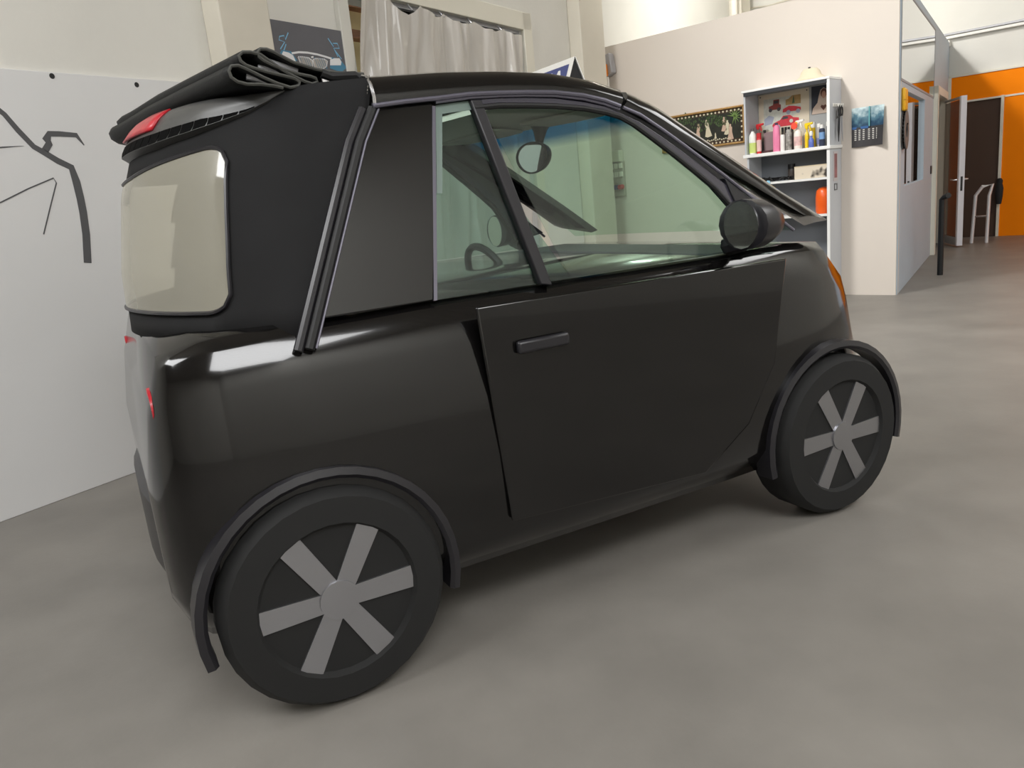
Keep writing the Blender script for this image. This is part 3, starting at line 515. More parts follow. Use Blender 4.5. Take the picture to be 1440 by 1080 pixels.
# hat on the cupboard
ht = thing('cream_hat', 'cream brimmed hat lying on top of the bottle cupboard', 'hat', 'P', (2.30, -0.14, 1.956))
hat = MB().lathe([(0.150, 0.0), (0.155, 0.006), (0.125, 0.022), (0.095, 0.045), (0.082, 0.080), (0.06, 0.102), (0, 0.108)], (2.30, -0.14, 1.956), 24, sy=0.8); part(ht, 'crown', hat, mat('cream_felt', (222, 209, 182), 0.9, bump=0.2), smooth=60)
part(ht, 'knob', MB().lathe([(0, 0.104), (0.012, 0.104), (0.012, 0.118), (0, 0.12)], (2.29, -0.14, 1.956), 8), M_satin)
# calendar
CA = thing('wall_calendar', 'curled wall calendar with a blue city photo above dark date columns', 'calendar', 'P', (2.75, 0, 1.33))
ca = MB(); NXc, NZc = 12, 14; kx0, kx1, kz0, kz1 = 2.615, 2.895, 1.335, 1.672
def cy(u, v): return -0.012-0.035*max(0, u-0.5)**2*4*(0.3+v)-0.01*math.sin(u*7)*v
for i in range(NXc+1):
    for j in range(NZc+1): u, v = i/NXc, j/NZc; ca.v.append((kx0+(kx1-kx0)*u, cy(u, v), kz1-(kz1-kz0)*v))
for i in range(NXc):
    for j in range(NZc): k = i*(NZc+1)+j; ca.f.append((k, k+1, k+NZc+2, k+NZc+1)); ca.m.append(0 if j < 7 else 1)
Mca = mat('city_photo', (110, 150, 168), 0.3); nt = Mca.node_tree; b = nt.nodes['Principled BSDF']
tcn = nt.nodes.new('ShaderNodeTexCoord'); nz = nt.nodes.new('ShaderNodeTexNoise'); nz.inputs['Scale'].default_value = 22; nz.inputs['Detail'].default_value = 8
sp = nt.nodes.new('ShaderNodeSeparateXYZ'); nt.links.new(tcn.outputs['Object'], sp.inputs[0]); nt.links.new(tcn.outputs['Object'], nz.inputs['Vector'])
mth = nt.nodes.new('ShaderNodeMath'); mth.operation = 'MULTIPLY_ADD'; mth.inputs[1].default_value = 4.2; mth.inputs[2].default_value = -1.15; nt.links.new(sp.outputs['Z'], mth.inputs[0])
ad = nt.nodes.new('ShaderNodeMath'); ad.operation = 'ADD'; nt.links.new(mth.outputs[0], ad.inputs[0]); nt.links.new(nz.outputs['Fac'], ad.inputs[1])
rp = nt.nodes.new('ShaderNodeValToRGB'); e = rp.color_ramp.elements; e[0].position = 0.15; e[0].color = lin((34, 66, 92)); e[1].position = 0.85; e[1].color = lin((206, 224, 226))
q = e.new(0.45); q.color = lin((84, 122, 138)); nt.links.new(ad.outputs[0], rp.inputs[0]); nt.links.new(rp.outputs[0], b.inputs['Base Color'])
part(CA, 'sheet', ca, [Mca, mat('dark_calendar_page', (58, 56, 58), 0.35, var=0.15, scale=18)], smooth=60)
dd = MB()
for cxi in range(6):
    for r in range(6):
        u = 0.10+cxi*0.125+(0.03 if cxi > 2 else 0); v = 0.56+r*0.048
        x, z = kx0+(kx1-kx0)*u, kz1-(kz1-kz0)*v; yv = cy(u, v)-0.002
        dd.solid([(x, yv, z), (x+0.016, yv, z), (x+0.016, yv, z-0.008), (x, yv, z-0.008)], (0, -0.001, 0))
part(CA, 'printed_dates', dd, mat('date_white', (206, 204, 198), 0.5), kind='stuff')
part(CA, 'blue_strip', MB().box(kx0+0.005, kx0+0.145, -0.0165, -0.0145, kz0+0.155, kz0+0.175), mat('strip_blue', (48, 92, 146), 0.4))
part(CA, 'centre_fold', MB().box(kx0+0.150, kx0+0.160, -0.024, -0.020, kz0+0.17, kz1), mat('fold_teal', (100, 166, 172), 0.4))
# orange and grey device at the partition end
DV = thing('wall_holder', 'grey box with orange holder at the far left end of the partition', 'device', 'P', (0.02, -0.05, 2.25))
dp = [(-0.026,2.576),(0.105,2.567),(0.119,2.398),(-0.008,2.457),(-0.036,2.359),(0.067,2.341)]
cxd = (dp[0][0]+dp[1][0])/2; zd = dp[0][1]
part(DV, 'housing', MB().solid([(cxd-0.09, -0.10, zd), (cxd+0.07, -0.10, zd+0.03), (cxd+0.10, -0.10, zd-0.17), (cxd+0.03, -0.10, zd-0.20), (cxd-0.05, -0.10, zd-0.16)], (0, 0.09, 0)), M_greymet, bevel=0.008)
part(DV, 'holder', MB().solid([(cxd-0.035, -0.13, zd-0.08), (cxd+0.045, -0.13, zd-0.08), (cxd+0.05, -0.13, zd-0.20), (cxd+0.0, -0.13, zd-0.22), (cxd-0.02, -0.13, zd-0.36), (cxd-0.05, -0.13, zd-0.36)], (0, 0.03, 0)), mat('orange_holder', (238, 138, 30), 0.4), bevel=0.006)
part(DV, 'strap', MB().box(cxd-0.005, cxd+0.05, -0.11, -0.09, zd-0.5, zd-0.21), M_white, bevel=0.004)
# socket panel and conduit seen through the windscreen
EB = thing('socket_panel', 'grey distribution panel with red and blue sockets below the orange holder', 'socket panel', 'P', (0.18, 0, 1.0))
ep = [(-0.017,1.606),(0.152,1.579),(0.143,1.466),(-0.054,1.174)]; ex0, ex1 = ep[0][0], ep[1][0]
part(EB, 'fuse_box', MB().box(ex0, ex1, -0.09, 0, 1.475, 1.595), mat('pale_grey_plastic', (210, 208, 190), 0.5), bevel=0.006)
part(EB, 'back_plate', MB().box(ex0, ex1+0.01, -0.05, 0, 1.10, 1.475), mat('panel_grey', (176, 172, 158), 0.5), bevel=0.004)
for r in range(2):
    for c in range(3): part(EB, 'socket_lid', MB().box(ex0+0.012+c*0.062, ex0+0.06+c*0.062, -0.07, -0.05, 1.40-r*0.09, 1.455-r*0.09), M_cream, bevel=0.004)
for k, (c, col) in enumerate(((0.04, (190, 50, 56)), (0.10, (60, 66, 110)), (0.16, (176, 60, 60)))): part(EB, 'plug_socket', MB().lathe([(0, -0.11), (0.025, -0.11), (0.028, -0.05), (0, -0.05)], (ex0+c, 0, 1.20), 12, 'y'), mat('plug_%s' % ('red', 'blue', 'brick')[k], col, 0.4), label=('red socket', 'blue socket', 'brick red socket')[k])
solo('conduit_pipe', 'thin pale vertical conduit beside the socket panel', 'pipe', 'P', (ex0-0.03, -0.02, 0), MB().tube([(ex0-0.035, -0.02, 0.0), (ex0-0.035, -0.02, 2.0)], 0.013, 8), M_cream)
# pipes in the far corner above the office
for k, p in enumerate([(3.928,3.559),(4.216,3.597)]):
    solo('corner_pipe', ['thicker cream pipe in the far corner above the partition', 'thinner cream pipe right of the thicker one in the far corner'][k], 'pipe', 'L', (p[0], -0.3, 2.7), MB().tube([(p[0], -0.26, 2.66), (p[0], -0.26, Hc)], (0.05, 0.03)[k], 10), M_wall2)
cbp = [(-3.023,3.783),(-2.828,3.782),(-2.614,3.756),(-2.381,3.766),(-2.042,3.77)]
solo('wall_cable', 'thin sagging cable on the far wall above the partition', 'cable', 'G', (cbp[0][0], -0.02, cbp[0][1]), MB().tube(on(cbp, -0.02), 0.012, 6), M_wall2)
# fluorescent rail on the far wall
rz = [(0.034,2.78),(0.889,2.766)]; rr0, rr1 = rz[0][1], rz[1][1]; rzz = (rr0+rr1)/2
RL = thing('wall_trunking', 'long white cable trunking on the plaster above the orange wall', 'trunking', 'G', (2.0, 0, rzz-0.03))
part(RL, 'channel', MB().box(-0.12, 5, -0.07, 0, rzz-0.03, rzz+0.005), M_white, bevel=0.004); part(RL, 'lid', MB().box(-0.08, 5, -0.05, 0, rzz+0.018, rzz+0.045), M_greymet, bevel=0.003)
solo('ceiling_sensor', 'small white bracket on the corner where office wall meets the far wall', 'bracket', 'G', (-0.03, -0.06, rzz-0.14), MB().box(-0.06, 0.02, -0.08, -0.0, rzz-0.13, rzz-0.05), M_white, bevel=0.01)
# things on the office wall
yb = [(-0.096,1.807),(0.368,1.824),(0.45,1.658),(-0.071,1.625)]
YB = thing('yellow_wall_box', 'small yellow box on the grey office wall above the brake disc', 'box', 'E', (0.28, 0, 1.6))
part(YB, 'case', MB().box(0.10, 0.30, -0.035, 0, 1.60, 1.795), mat('yellow_plastic', (236, 176, 10), 0.35, coat=0.3), bevel=0.02)
part(YB, 'lid_line', MB().box(0.098, 0.302, -0.036, -0.02, 1.69, 1.694), mat('dark_yellow', (176, 126, 6), 0.5))  # darker yellow joint line round the lid
BD = thing('brake_disc', 'vented steel brake disc hanging on the grey office wall', 'brake disc', 'E', (0.24, -0.03, 1.28)); bc = (0.24, 0, 1.44)
Mst = mat('worn_steel', (100, 96, 94), 0.6, metal=0.0, var=0.2, scale=20)
def annulus(y0, y1, r0, r1, n=36):
    return MB().loft([[(bc[0]+r*math.cos(2*PI*k/n), y, bc[2]+r*math.sin(2*PI*k/n)) for k in range(n)] for r, y in ((r0, y0), (r1, y0), (r1, y1), (r0, y1), (r0, y0))], caps=False)
part(BD, 'outer_face', annulus(-0.036, -0.028, 0.065, 0.165), Mst); part(BD, 'inner_face', annulus(-0.012, -0.004, 0.065, 0.165), Mst)
vn = MB()
for k in range(30): a = 2*PI*k/30; c_, s_ = math.cos(a), math.sin(a); vn.solid([(bc[0]+c_*0.07-s_*0.004, -0.028, bc[2]+s_*0.07+c_*0.004), (bc[0]+c_*0.16-s_*0.004, -0.028, bc[2]+s_*0.16+c_*0.004), (bc[0]+c_*0.16+s_*0.004, -0.028, bc[2]+s_*0.16-c_*0.004), (bc[0]+c_*0.07+s_*0.004, -0.028, bc[2]+s_*0.07-c_*0.004)], (0, 0.016, 0))
part(BD, 'vanes', vn, M_rub, kind='stuff'); part(BD, 'hub_ring', annulus(-0.03, -0.004, 0.058, 0.066), M_dark)
part(BD, 'nail', MB().tube([(bc[0], 0.0, bc[2]+0.05), (bc[0], -0.045, bc[2]+0.052)], 0.006, 6), M_rub)
solo('white_card', 'small white folded card on the sill of the lower office window', 'card', 'E', (0.65, -0.01, 0.95), MB().solid([(0.50, 0.05, 0.951), (0.53, 0.05, 1.06), (0.60, 0.05, 1.06), (0.80, 0.05, 0.951), (0.72, 0.05, 0.951), (0.57, 0.05, 1.03), (0.56, 0.05, 0.951)], (0, 0.005, 0)), M_white)
solo('latch_plate', 'small dark latch on the office wall left of the cream door frame', 'latch', 'E', (3.06, -0.01, 0.95), MB().box(2.98, 3.10, -0.012, 0, 0.985, 1.08), M_satin, bevel=0.003)
# open smoked glass door leaf
lx, ly, ang = 5.996, 10.200, math.atan2(10.979-10.2, 6.18-5.996); FR['D'] = (lx, ly, ang)
GD = thing('glass_door_leaf', 'open smoked glass door with a white edge stile and levers before the orange wall', 'door', 'D', (0.4, 0, 0)); gz = 1.885
part(GD, 'pane', MB().box(0.05, 0.76, -0.004, 0.004, 0.06, gz-0.04), G_smoke, smooth=0)
part(GD, 'edge_stile', MB().box(0.0, 0.06, -0.035, 0.035, 0.02, gz), mat('white_aluminium', (224, 224, 232), 0.4), bevel=0.004)
part(GD, 'hinge_stile', MB().box(0.75, 0.80, -0.02, 0.02, 0.02, gz), M_greymet); part(GD, 'top_rail', MB().box(0.06, 0.76, -0.012, 0.012, gz-0.03, gz), M_greymet); part(GD, 'bottom_rail', MB().box(0.06, 0.76, -0.02, 0.02, 0.02, 0.12), M_greymet)
part(GD, 'lock_plate', MB().box(-0.004, 0.0, -0.012, 0.012, 0.72, 0.90), M_satin)
for s in (-1, 1): part(GD, 'lever_handle', MB().tube([(0.045, s*0.03, 0.86), (0.045, s*0.07, 0.86), (0.05, s*0.085, 0.862), (0.14, s*0.085, 0.866)], 0.010, 8), M_pol)
# chrome frame and dark bundle at the brown doorway (only their tops show)
cfp = [(0.586,0.624),(0.665,0.737),(0.778,0.755),(0.743,0.613)]
CF = thing('chrome_frame', 'bent chrome tube handle standing in front of the brown doorway', 'tube frame', 'G', (cfp[1][0], -0.9, 0)); a, b_, c_, d_ = [(p[0], -0.9, p[1]) for p in cfp]
part(CF, 'tube', MB().tube([(a[0]-0.03, -0.9, 0), a, b_, c_, d_, (d_[0]-0.01, -0.9, 0)], 0.022, 8), mat('bright_tube', (226, 226, 230), 0.3, metal=0.3))
part(CF, 'cross_bar', MB().tube([(a[0]-0.02, -0.9, 0.35), (d_[0]-0.01, -0.9, 0.35)], 0.014, 8), M_pol)
bp = [(0.695,0.787)][0]
dbn = MB().loft([[(bp[0]+0.01+r*math.cos(q*PI/6), -0.13+r*0.6*math.sin(q*PI/6), z) for q in range(12)] for r, z in ((0.03, 0.45), (0.045, 0.55), (0.05, bp[1]-0.12), (0.035, bp[1]-0.06), (0.04, bp[1]-0.02), (0.025, bp[1]+0.01), (0.008, bp[1]+0.015))])
DB = solo('dark_bundle', 'black bundle hanging at the right edge of the brown doorway', 'bundle', 'G', (bp[0]+0.01, -0.13, 0.45), dbn, M_dark)
ktp = [(1.308,0.818)][0]
solo('black_tube', 'short black tube end in front of the cream door frame', 'tube', 'E', (ktp[0], -0.25, 0), MB().tube([(ktp[0], -0.25, 0), (ktp[0], -0.25, ktp[1]-0.06), (ktp[0]-0.03, -0.28, ktp[1]-0.03), (ktp[0]-0.08, -0.31, ktp[1]-0.02)], 0.028, 10), M_rub)

# ------------------------------------------------------------------ the car (x forward, y left, z up, origin under the tail)
CAR = thing('small_convertible_car', 'small black two-seat convertible with its fabric roof folded back at the tail', 'car', 'K', (0, 0, 0))
def cpart(name, mb, m, parent=None, label=None, **k): return part(CAR, name, mb, m, parent, label, **k)
def mir(pts, s): return [(p[0]-(0.12*min(1, max(0, (p[0]-1.0)/0.5)) if s > 0 else 0), p[1]*(-s), p[2]) for p in pts]     # s = -1 keeps the right side, +1 makes the left one
def sidey(z): return -(0.57+0.25*(1.47-z))

# lower body tub
st = [(0.0, 0.60, 0.62, 0.30), (0.03, 0.67, 0.80, 0.24), (0.07, 0.70, 0.93, 0.20), (0.16, 0.735, 0.955, 0.18), (0.35, 0.75, 0.965, 0.18), (0.7, 0.755, 0.97, 0.18), (1.2, 0.757, 0.965, 0.18), (1.7, 0.755, 0.96, 0.18), (2.0, 0.745, 0.965, 0.18), (2.2, 0.72, 0.95, 0.18), (2.33, 0.68, 0.84, 0.19), (2.44, 0.61, 0.68, 0.22), (2.5, 0.52, 0.58, 0.30)]
def bodyring(x, wd, zt, zb, n=0):
    h = zt-zb; half = [(0.55*wd, zb), (0.9*wd, zb+0.04*h), (0.99*wd, zb+0.16*h), (wd, zb+0.45*h), (0.99*wd, zb+0.66*h), (0.96*wd, zb+0.84*h), (0.925*wd, zb+0.96*h), (0.88*wd, zt)]
    return [(x, -a, b) for a, b in half]+[(x, a, b) for a, b in reversed(half)]
def xs_lerp(x):
    for a, b in zip(st, st[1:]):
        if a[0] <= x <= b[0]: t = (x-a[0])/(b[0]-a[0]); return tuple(p+(q-p)*t for p, q in zip(a, b))
stx = sorted({round(s_[0], 4) for s_ in st} | {i*0.1 for i in range(1, 25)})
rings = [bodyring(*xs_lerp(min(x, 2.5))) for x in stx]
tub = MB().loft(rings, closed=False, caps=False)       # skin open at the top
n_ = len(rings[0])
for sl_ in (rings[0], rings[-1]): tub.add(sl_, [tuple(range(n_))])
bot = MB()
for r0, r1, x in zip(rings, rings[1:], stx):
    tub.add([r0[0], r0[-1], r1[-1], r1[0]], [(0, 1, 2, 3)])
    if x < 0.34 or x >= 1.99: tub.add([r0[7], r0[8], r1[8], r1[7]], [(0, 1, 2, 3)])
body = cpart('body', tub, M_black, smooth=50)
ins = MB().box(0.36, 1.99, -0.645, 0.645, 0.30, 0.32); ins.box(0.36, 1.99, -0.66, -0.645, 0.30, 0.962); ins.box(0.36, 1.99, 0.645, 0.66, 0.30, 0.962); ins.box(0.34, 0.36, -0.66, 0.66, 0.30, 0.96); ins.box(1.97, 1.99, -0.655, 0.655, 0.30, 0.955)
cpart('cabin_lining', ins, mat('grey_cabin_trim', (150, 149, 146), 0.8))
for s in (-1, 1):
    dr = [(0.86, 0.34), (1.55, 0.30), (1.74, 0.42), (1.86, 0.60), (1.92, 0.93), (0.82, 0.94)]
    d = MB().solid([(x, s*0.752, z) for x, z in dr], (0, s*0.012, 0)); dd_ = cpart('door', d, M_black, bevel=0.006)
    cpart('door_handle', MB().box(0.92, 1.08, min(s*0.764, s*0.785), max(s*0.764, s*0.785), 0.80, 0.835), M_satin, dd_, bevel=0.008)
    for wx in (0.36, 2.16):
        cpart('wheel_arch', MB().loft([[(wx+r*math.cos(a), s*y_, 0.285+r*math.sin(a)) for r, y_ in ((0.305, 0.70), (0.335, 0.70), (0.333, 0.762), (0.315, 0.768), (0.305, 0.76))] for a in [-0.25+(PI+0.5)*q/24 for q in range(25)]]), M_satin)
        wh = cpart('wheel', MB().lathe([(0.19, s*0.60), (0.26, s*0.60), (0.285, s*0.63), (0.285, s*0.755), (0.265, s*0.782), (0.20, s*0.785), (0.19, s*0.77)], (wx, 0, 0.285), 32, 'y'), M_tyre)
        rm = MB().lathe([(0, s*0.74), (0.05, s*0.772), (0.05, s*0.78), (0, s*0.782)], (wx, 0, 0.285), 20, 'y')
        for k in range(6):
            a = k*PI/3; c_, s2 = math.cos(a), math.sin(a)
            rm.solid([(wx+c_*0.04-s2*0.025, s*0.755, 0.285+s2*0.04+c_*0.025), (wx+c_*0.195-s2*0.03, s*0.755, 0.285+s2*0.195+c_*0.03), (wx+c_*0.195+s2*0.03, s*0.755, 0.285+s2*0.195-c_*0.03), (wx+c_*0.04+s2*0.025, s*0.755, 0.285+s2*0.04-c_*0.025)], (0, s*0.02, 0))
        cpart('rim', rm, M_alloy, wh)
    cpart('tail_lamp', MB().lathe([(0, -0.02), (0.055, -0.02), (0.06, 0.03), (0, 0.04)], (0.06, s*0.58, 0.80), 16, 'x'), M_red)
    cpart('headlamp', MB().lathe([(0, -0.03), (0.085, -0.03), (0.08, 0.02), (0.04, 0.045), (0, 0.05)], (2.36, s*0.50, 0.70), 20, 'x', sx=1), M_lamp)
cpart('front_bumper', MB().loft([[(2.49-0.12*(abs(y)/0.6)**3, y, 0.24), (2.535-0.12*(abs(y)/0.6)**3, y, 0.28), (2.54-0.12*(abs(y)/0.6)**3, y, 0.46), (2.47-0.12*(abs(y)/0.6)**3, y, 0.50)] for y in [-0.66+i*0.11 for i in range(13)]]), M_satin)
cpart('rear_bumper', MB().loft([[(0.03+0.12*(abs(y)/0.6)**3, y, 0.26), (-0.02+0.12*(abs(y)/0.6)**3, y, 0.30), (-0.02+0.12*(abs(y)/0.6)**3, y, 0.50), (0.04+0.12*(abs(y)/0.6)**3, y, 0.55)] for y in [-0.66+i*0.11 for i in range(13)]]), M_satin)
# seats, dashboard, wheel
for s in (-1, 1):
    se = cpart('seat', MB().loft([[(0.75, s*0.33-0.22, 0.32), (0.75, s*0.33+0.22, 0.32), (0.75, s*0.33+0.2, 0.50), (0.75, s*0.33-0.2, 0.50)], [(1.28, s*0.33-0.23, 0.32), (1.28, s*0.33+0.23, 0.32), (1.28, s*0.33+0.22, 0.54), (1.28, s*0.33-0.22, 0.54)]]), M_seat, bevel=0.04)
    cpart('seat_back', MB().loft([[(x0_-0.06, s*0.33-w_, z), (x0_+0.06, s*0.33-w_, z), (x0_+0.06, s*0.33+w_, z), (x0_-0.06, s*0.33+w_, z)] for x0_, w_, z in ((0.80, 0.22, 0.45), (0.72, 0.23, 0.75), (0.66, 0.17, 0.98), (0.64, 0.11, 1.08))]), M_seat, se, bevel=0.035)
cpart('dashboard', MB().loft([[(1.99, y, 0.60), (1.62+0.06*abs(y), y, 0.66), (1.60+0.05*abs(y), y, 0.86), (1.72, y, 0.965), (1.98, y, 0.965)] for y in [-0.645+i*0.129 for i in range(11)]]), mat('grey_dash', (96, 96, 99), 0.7), bevel=0.01)
sw = cpart('steering_wheel', MB().tube([(1.42+0.06*math.sin(a)*-1, 0.33+0.18*math.cos(a), 0.86+0.165*math.sin(a)) for a in [2*PI*q/28 for q in range(28)]], 0.015, 8, closed=True), M_rub)
cpart('wheel_hub', MB().lathe([(0, -0.02), (0.07, -0.02), (0.06, 0.03), (0.03, 0.25), (0, 0.25)], (1.42, 0.33, 0.86), 16, 'x'), M_rub, sw)

# ---- roof side rails and windscreen pillars (both sides)
zbT = [(0.68, 1.458), (0.85, 1.467), (1.045, 1.475), (1.204, 1.470), (1.33, 1.457), (1.447, 1.431)]
ztT = [(0.70, 1.541), (0.92, 1.550), (1.09, 1.549), (1.25, 1.541), (1.38, 1.520), (1.50, 1.485)]
PB = [(1.456,-0.575,1.426),(1.545,-0.575,1.382),(1.651,-0.575,1.318),(1.792,-0.575,1.231),(1.927,-0.575,1.146)]
PT = [(1.505,-0.51,1.481),(1.6,-0.51,1.437),(1.737,-0.51,1.347),(1.883,-0.51,1.253),(2.057,-0.51,1.141)]
for s in (-1, 1):
    rg = []
    for i in range(17):
        t = i/16; x = 0.695+t*(1.452-0.695); dx = 0.03*t
        zb_, zt_ = interp(zbT, x), interp(ztT, x+dx+0.01)
        h = zt_-zb_
        half = [(x, -0.575, zb_), (x+dx*.2, -0.578, zb_+0.3*h), (x+dx*.5, -0.566, zb_+0.62*h), (x+dx*.8, -0.543, zb_+0.88*h), (x+dx, -0.50, zt_), (x+dx, -0.45, zt_+0.004), (x+dx, -0.42, zt_-0.025), (x+dx*.5, -0.45, zb_+0.01), (x, -0.54, zb_-0.004)]
        rg.append(mir(half, s))
    rail = cpart('roof_rail', MB().loft(rg), M_black, smooth=60)
    cpart('rail_end_trim', MB().tube(mir([(p[0]-0.008, p[1]-0.003, p[2]) for p in [(0.695, -0.577, 1.455), (0.695, -0.580, 1.48), (0.695, -0.568, 1.51), (0.695, -0.545, 1.532), (0.695, -0.50, 1.543), (0.695, -0.45, 1.546)]], s), 0.005, 6), M_pol, rail, 'bright metal end trim')
    rg = []
    yb0 = -0.575
    for i in range(15):
        t = i/14*1.45; k = min(t, 1)*4; j = min(int(k), 3); fr_ = k-j
        pb = lerp(PB[j], PB[j+1], fr_); pt = lerp(PT[j], PT[j+1], fr_)
        if t > 1:
            e_ = t-1; vb = [PB[4][q]-PB[3][q] for q in range(3)]; vt = [PT[4][q]-PT[3][q] for q in range(3)]
            pb = tuple(PB[4][q]+vb[q]*e_*4*0.62 for q in range(3)); pt = tuple(PT[4][q]+vt[q]*e_*4*0.62 for q in range(3))
        yo = -0.075*max(0, t-0.0)**1.2
        def mk(f_, yy_, up=0):
            q = lerp(pb, pt, f_); return (q[0], yy_+yo, q[2]+up)
        # slide points along the sight line is not needed: pillar leans outwards slightly with yo
        half = [mk(0, -0.575), mk(0.3, -0.578), mk(0.65, -0.562), mk(0.9, -0.538), mk(1, -0.505), mk(1.0, -0.47, -0.004), mk(0.75, -0.46, -0.02), mk(0.1, -0.535, -0.01)]
        rg.append(mir(half, s))
    cpart('windscreen_pillar', MB().loft(rg[0:]), M_black, smooth=60)
    # seal strips and window frame
    strip = [(0.68,-0.585,1.458),(0.769,-0.583,1.466),(0.854,-0.582,1.471),(0.955,-0.58,1.479),(1.041,-0.58,1.48),(1.13,-0.58,1.479),(1.221,-0.581,1.476),(1.314,-0.584,1.465),(1.384,-0.588,1.449),(1.436,-0.592,1.43)]
    cpart('roof_seal', MB().tube(mir(strip, s), 0.0065, 8), M_seal)
    strip2 = [(0.855,-0.578,1.463),(0.956,-0.576,1.471),(1.042,-0.576,1.473),(1.131,-0.576,1.472),(1.223,-0.577,1.468),(1.316,-0.58,1.456),(1.386,-0.584,1.439),(1.435,-0.588,1.422)]
    cpart('roof_seal', MB().tube(mir(strip2, s), 0.005, 8), M_seal)
    ps = [(1.445,-0.593,1.426),(1.501,-0.599,1.403),(1.569,-0.61,1.358),(1.638,-0.623,1.308),(1.708,-0.636,1.255),(1.78,-0.65,1.2),(1.849,-0.664,1.145)]; ps += [lerp(ps[-2], ps[-1], 2), lerp(ps[-2], ps[-1], 3.5)]
    cpart('pillar_seal', MB().tube(mir(ps, s), 0.0055, 8), M_seal)
    ft = [(0.964,-0.575,1.466),(1.042,-0.574,1.469),(1.131,-0.575,1.467),(1.223,-0.576,1.462),(1.316,-0.579,1.449),(1.386,-0.583,1.434),(1.432,-0.588,1.415),(1.502,-0.596,1.383),(1.57,-0.607,1.338),(1.639,-0.62,1.288),(1.71,-0.633,1.234),(1.782,-0.647,1.178),(1.817,-0.653,1.153)]
    fb = [(0.964,-0.579,1.449),(1.038,-0.578,1.453),(1.127,-0.579,1.45),(1.218,-0.58,1.445),(1.312,-0.583,1.435),(1.383,-0.586,1.421),(1.43,-0.59,1.407),(1.476,-0.596,1.382),(1.542,-0.608,1.333),(1.609,-0.622,1.28),(1.678,-0.636,1.223),(1.736,-0.648,1.173),(1.747,-0.652,1.159)]
    ft += [lerp(ft[-2], ft[-1], 6)]; fb += [lerp(fb[-2], fb[-1], 12)]
    rg = [[a, b, (b[0], b[1]+0.03, b[2]), (a[0], a[1]+0.03, a[2])] for a, b in zip(ft, fb)]
    wf = cpart('window_frame', MB().loft([mir(r, s) for r in rg]), M_frame, smooth=30, bevel=0.003)
    ga = [(0.691,-0.557,1.472),(0.843,-0.554,1.485),(0.977,-0.554,1.485),(1.144,-0.555,1.48),(1.282,-0.558,1.468),(1.401,-0.564,1.446),(1.462,-0.569,1.425),(1.522,-0.572,1.412),(1.591,-0.584,1.366),(1.662,-0.595,1.319),(1.733,-0.609,1.265),(1.806,-0.623,1.209),(1.875,-0.637,1.151)]; gb = [(0.685,-0.564,1.445),(0.836,-0.562,1.452),(0.97,-0.561,1.457),(1.139,-0.56,1.461),(1.276,-0.564,1.444),(1.395,-0.569,1.423),(1.447,-0.573,1.407),(1.511,-0.583,1.368),(1.578,-0.596,1.318),(1.648,-0.609,1.266),(1.718,-0.622,1.211),(1.777,-0.636,1.157),(1.821,-0.647,1.113)]
    cpart('door_gap_filler', MB().loft([mir([a, b, (b[0], b[1]+0.01, b[2]), (a[0], a[1]+0.01, a[2])], s) for a, b in zip(ga, gb)]), M_rub)  # black filler added, stands for the dark gap between seal and frame
    gk = [(b[0], b[1]-0.002, b[2]-0.006) for b in fb]; cpart('window_gasket', MB().tube(mir(gk, s), 0.008, 8), M_rub, wf)
    # gloss panel behind the door
    pn = [(0.677,-0.575,1.451),(0.754,-0.572,1.461),(0.838,-0.571,1.468),(0.851,-0.572,1.463),(0.802,-0.63,1.231)]; pn += [(0.735, sidey(0.965), 0.965), (0.44, sidey(0.965), 0.965)]
    cpart('side_panel', MB().solid(mir(pn, s), (0, 0.02*(-s), 0)), M_black, bevel=0.004)
    # quarter glass with its strip and the slanted bar
    qg = [(0.856,-0.566,1.453),(0.969,-0.564,1.46),(1.021,-0.626,1.213)]; qg += [(1.16, sidey(0.965)+0.008, 0.965), (0.735, sidey(0.965)+0.008, 0.965)]
    cpart('quarter_glass', MB().solid(mir(qg, s), (0, 0.004*(-s), 0)), G_quart, smooth=0)
    qs = [(0.846,-0.576,1.454),(0.855,-0.576,1.453),(0.806,-0.632,1.231),(0.799,-0.632,1.231)]; 
    cpart('glass_edge_strip', MB().solid(mir([qs[0], qs[1], (0.745, sidey(0.965), 0.965), (0.735, sidey(0.965), 0.965)], s), (0, 0.012*(-s), 0)), M_seal)
    qb = [(0.859,-0.569,1.456),(0.968,-0.567,1.465),(0.966,-0.573,1.441),(0.872,-0.575,1.433),(0.824,-0.626,1.23),(0.808,-0.626,1.231)]
    cpart('quarter_glass_border', MB().solid(mir(qb, s), (0, 0.003*(-s), 0)), mat('glass_frit_green', (112, 128, 122), 0.2, coat=0.5))
    br = [(0.955,-0.582,1.465),(0.989,-0.581,1.466),(1.037,-0.645,1.211),(1.002,-0.644,1.214)]; b1, b2, b3, b4 = br
    br = [b1, b2, lerp(b2, b3, 2.0), lerp(b1, b4, 2.0)]
    cpart('slanted_bar', MB().solid(mir(br, s), (0, 0.03*(-s), 0)), M_satin, bevel=0.004)
    # front door glass and its corner trim
    dg = [(0.994,-0.563,1.456),(1.137,-0.563,1.457),(1.275,-0.566,1.446),(1.418,-0.573,1.418),(1.511,-0.583,1.376),(1.624,-0.605,1.289),(1.739,-0.63,1.187),(1.776,-0.639,1.153)]; dg += [(1.98, sidey(0.965)+0.01, 0.965), (1.16, sidey(0.965)+0.01, 0.965)]
    cpart('door_glass', MB().solid(mir(dg, s), (0, 0.004*(-s), 0)), G_side, smooth=0)
    ct = [(1.779,-0.651,1.195),(1.852,-0.666,1.136),(1.793,-0.665,1.141)]; ct = [ct[0], lerp(ct[0], ct[1], 2.2), lerp(ct[0], ct[2], 2.2)]
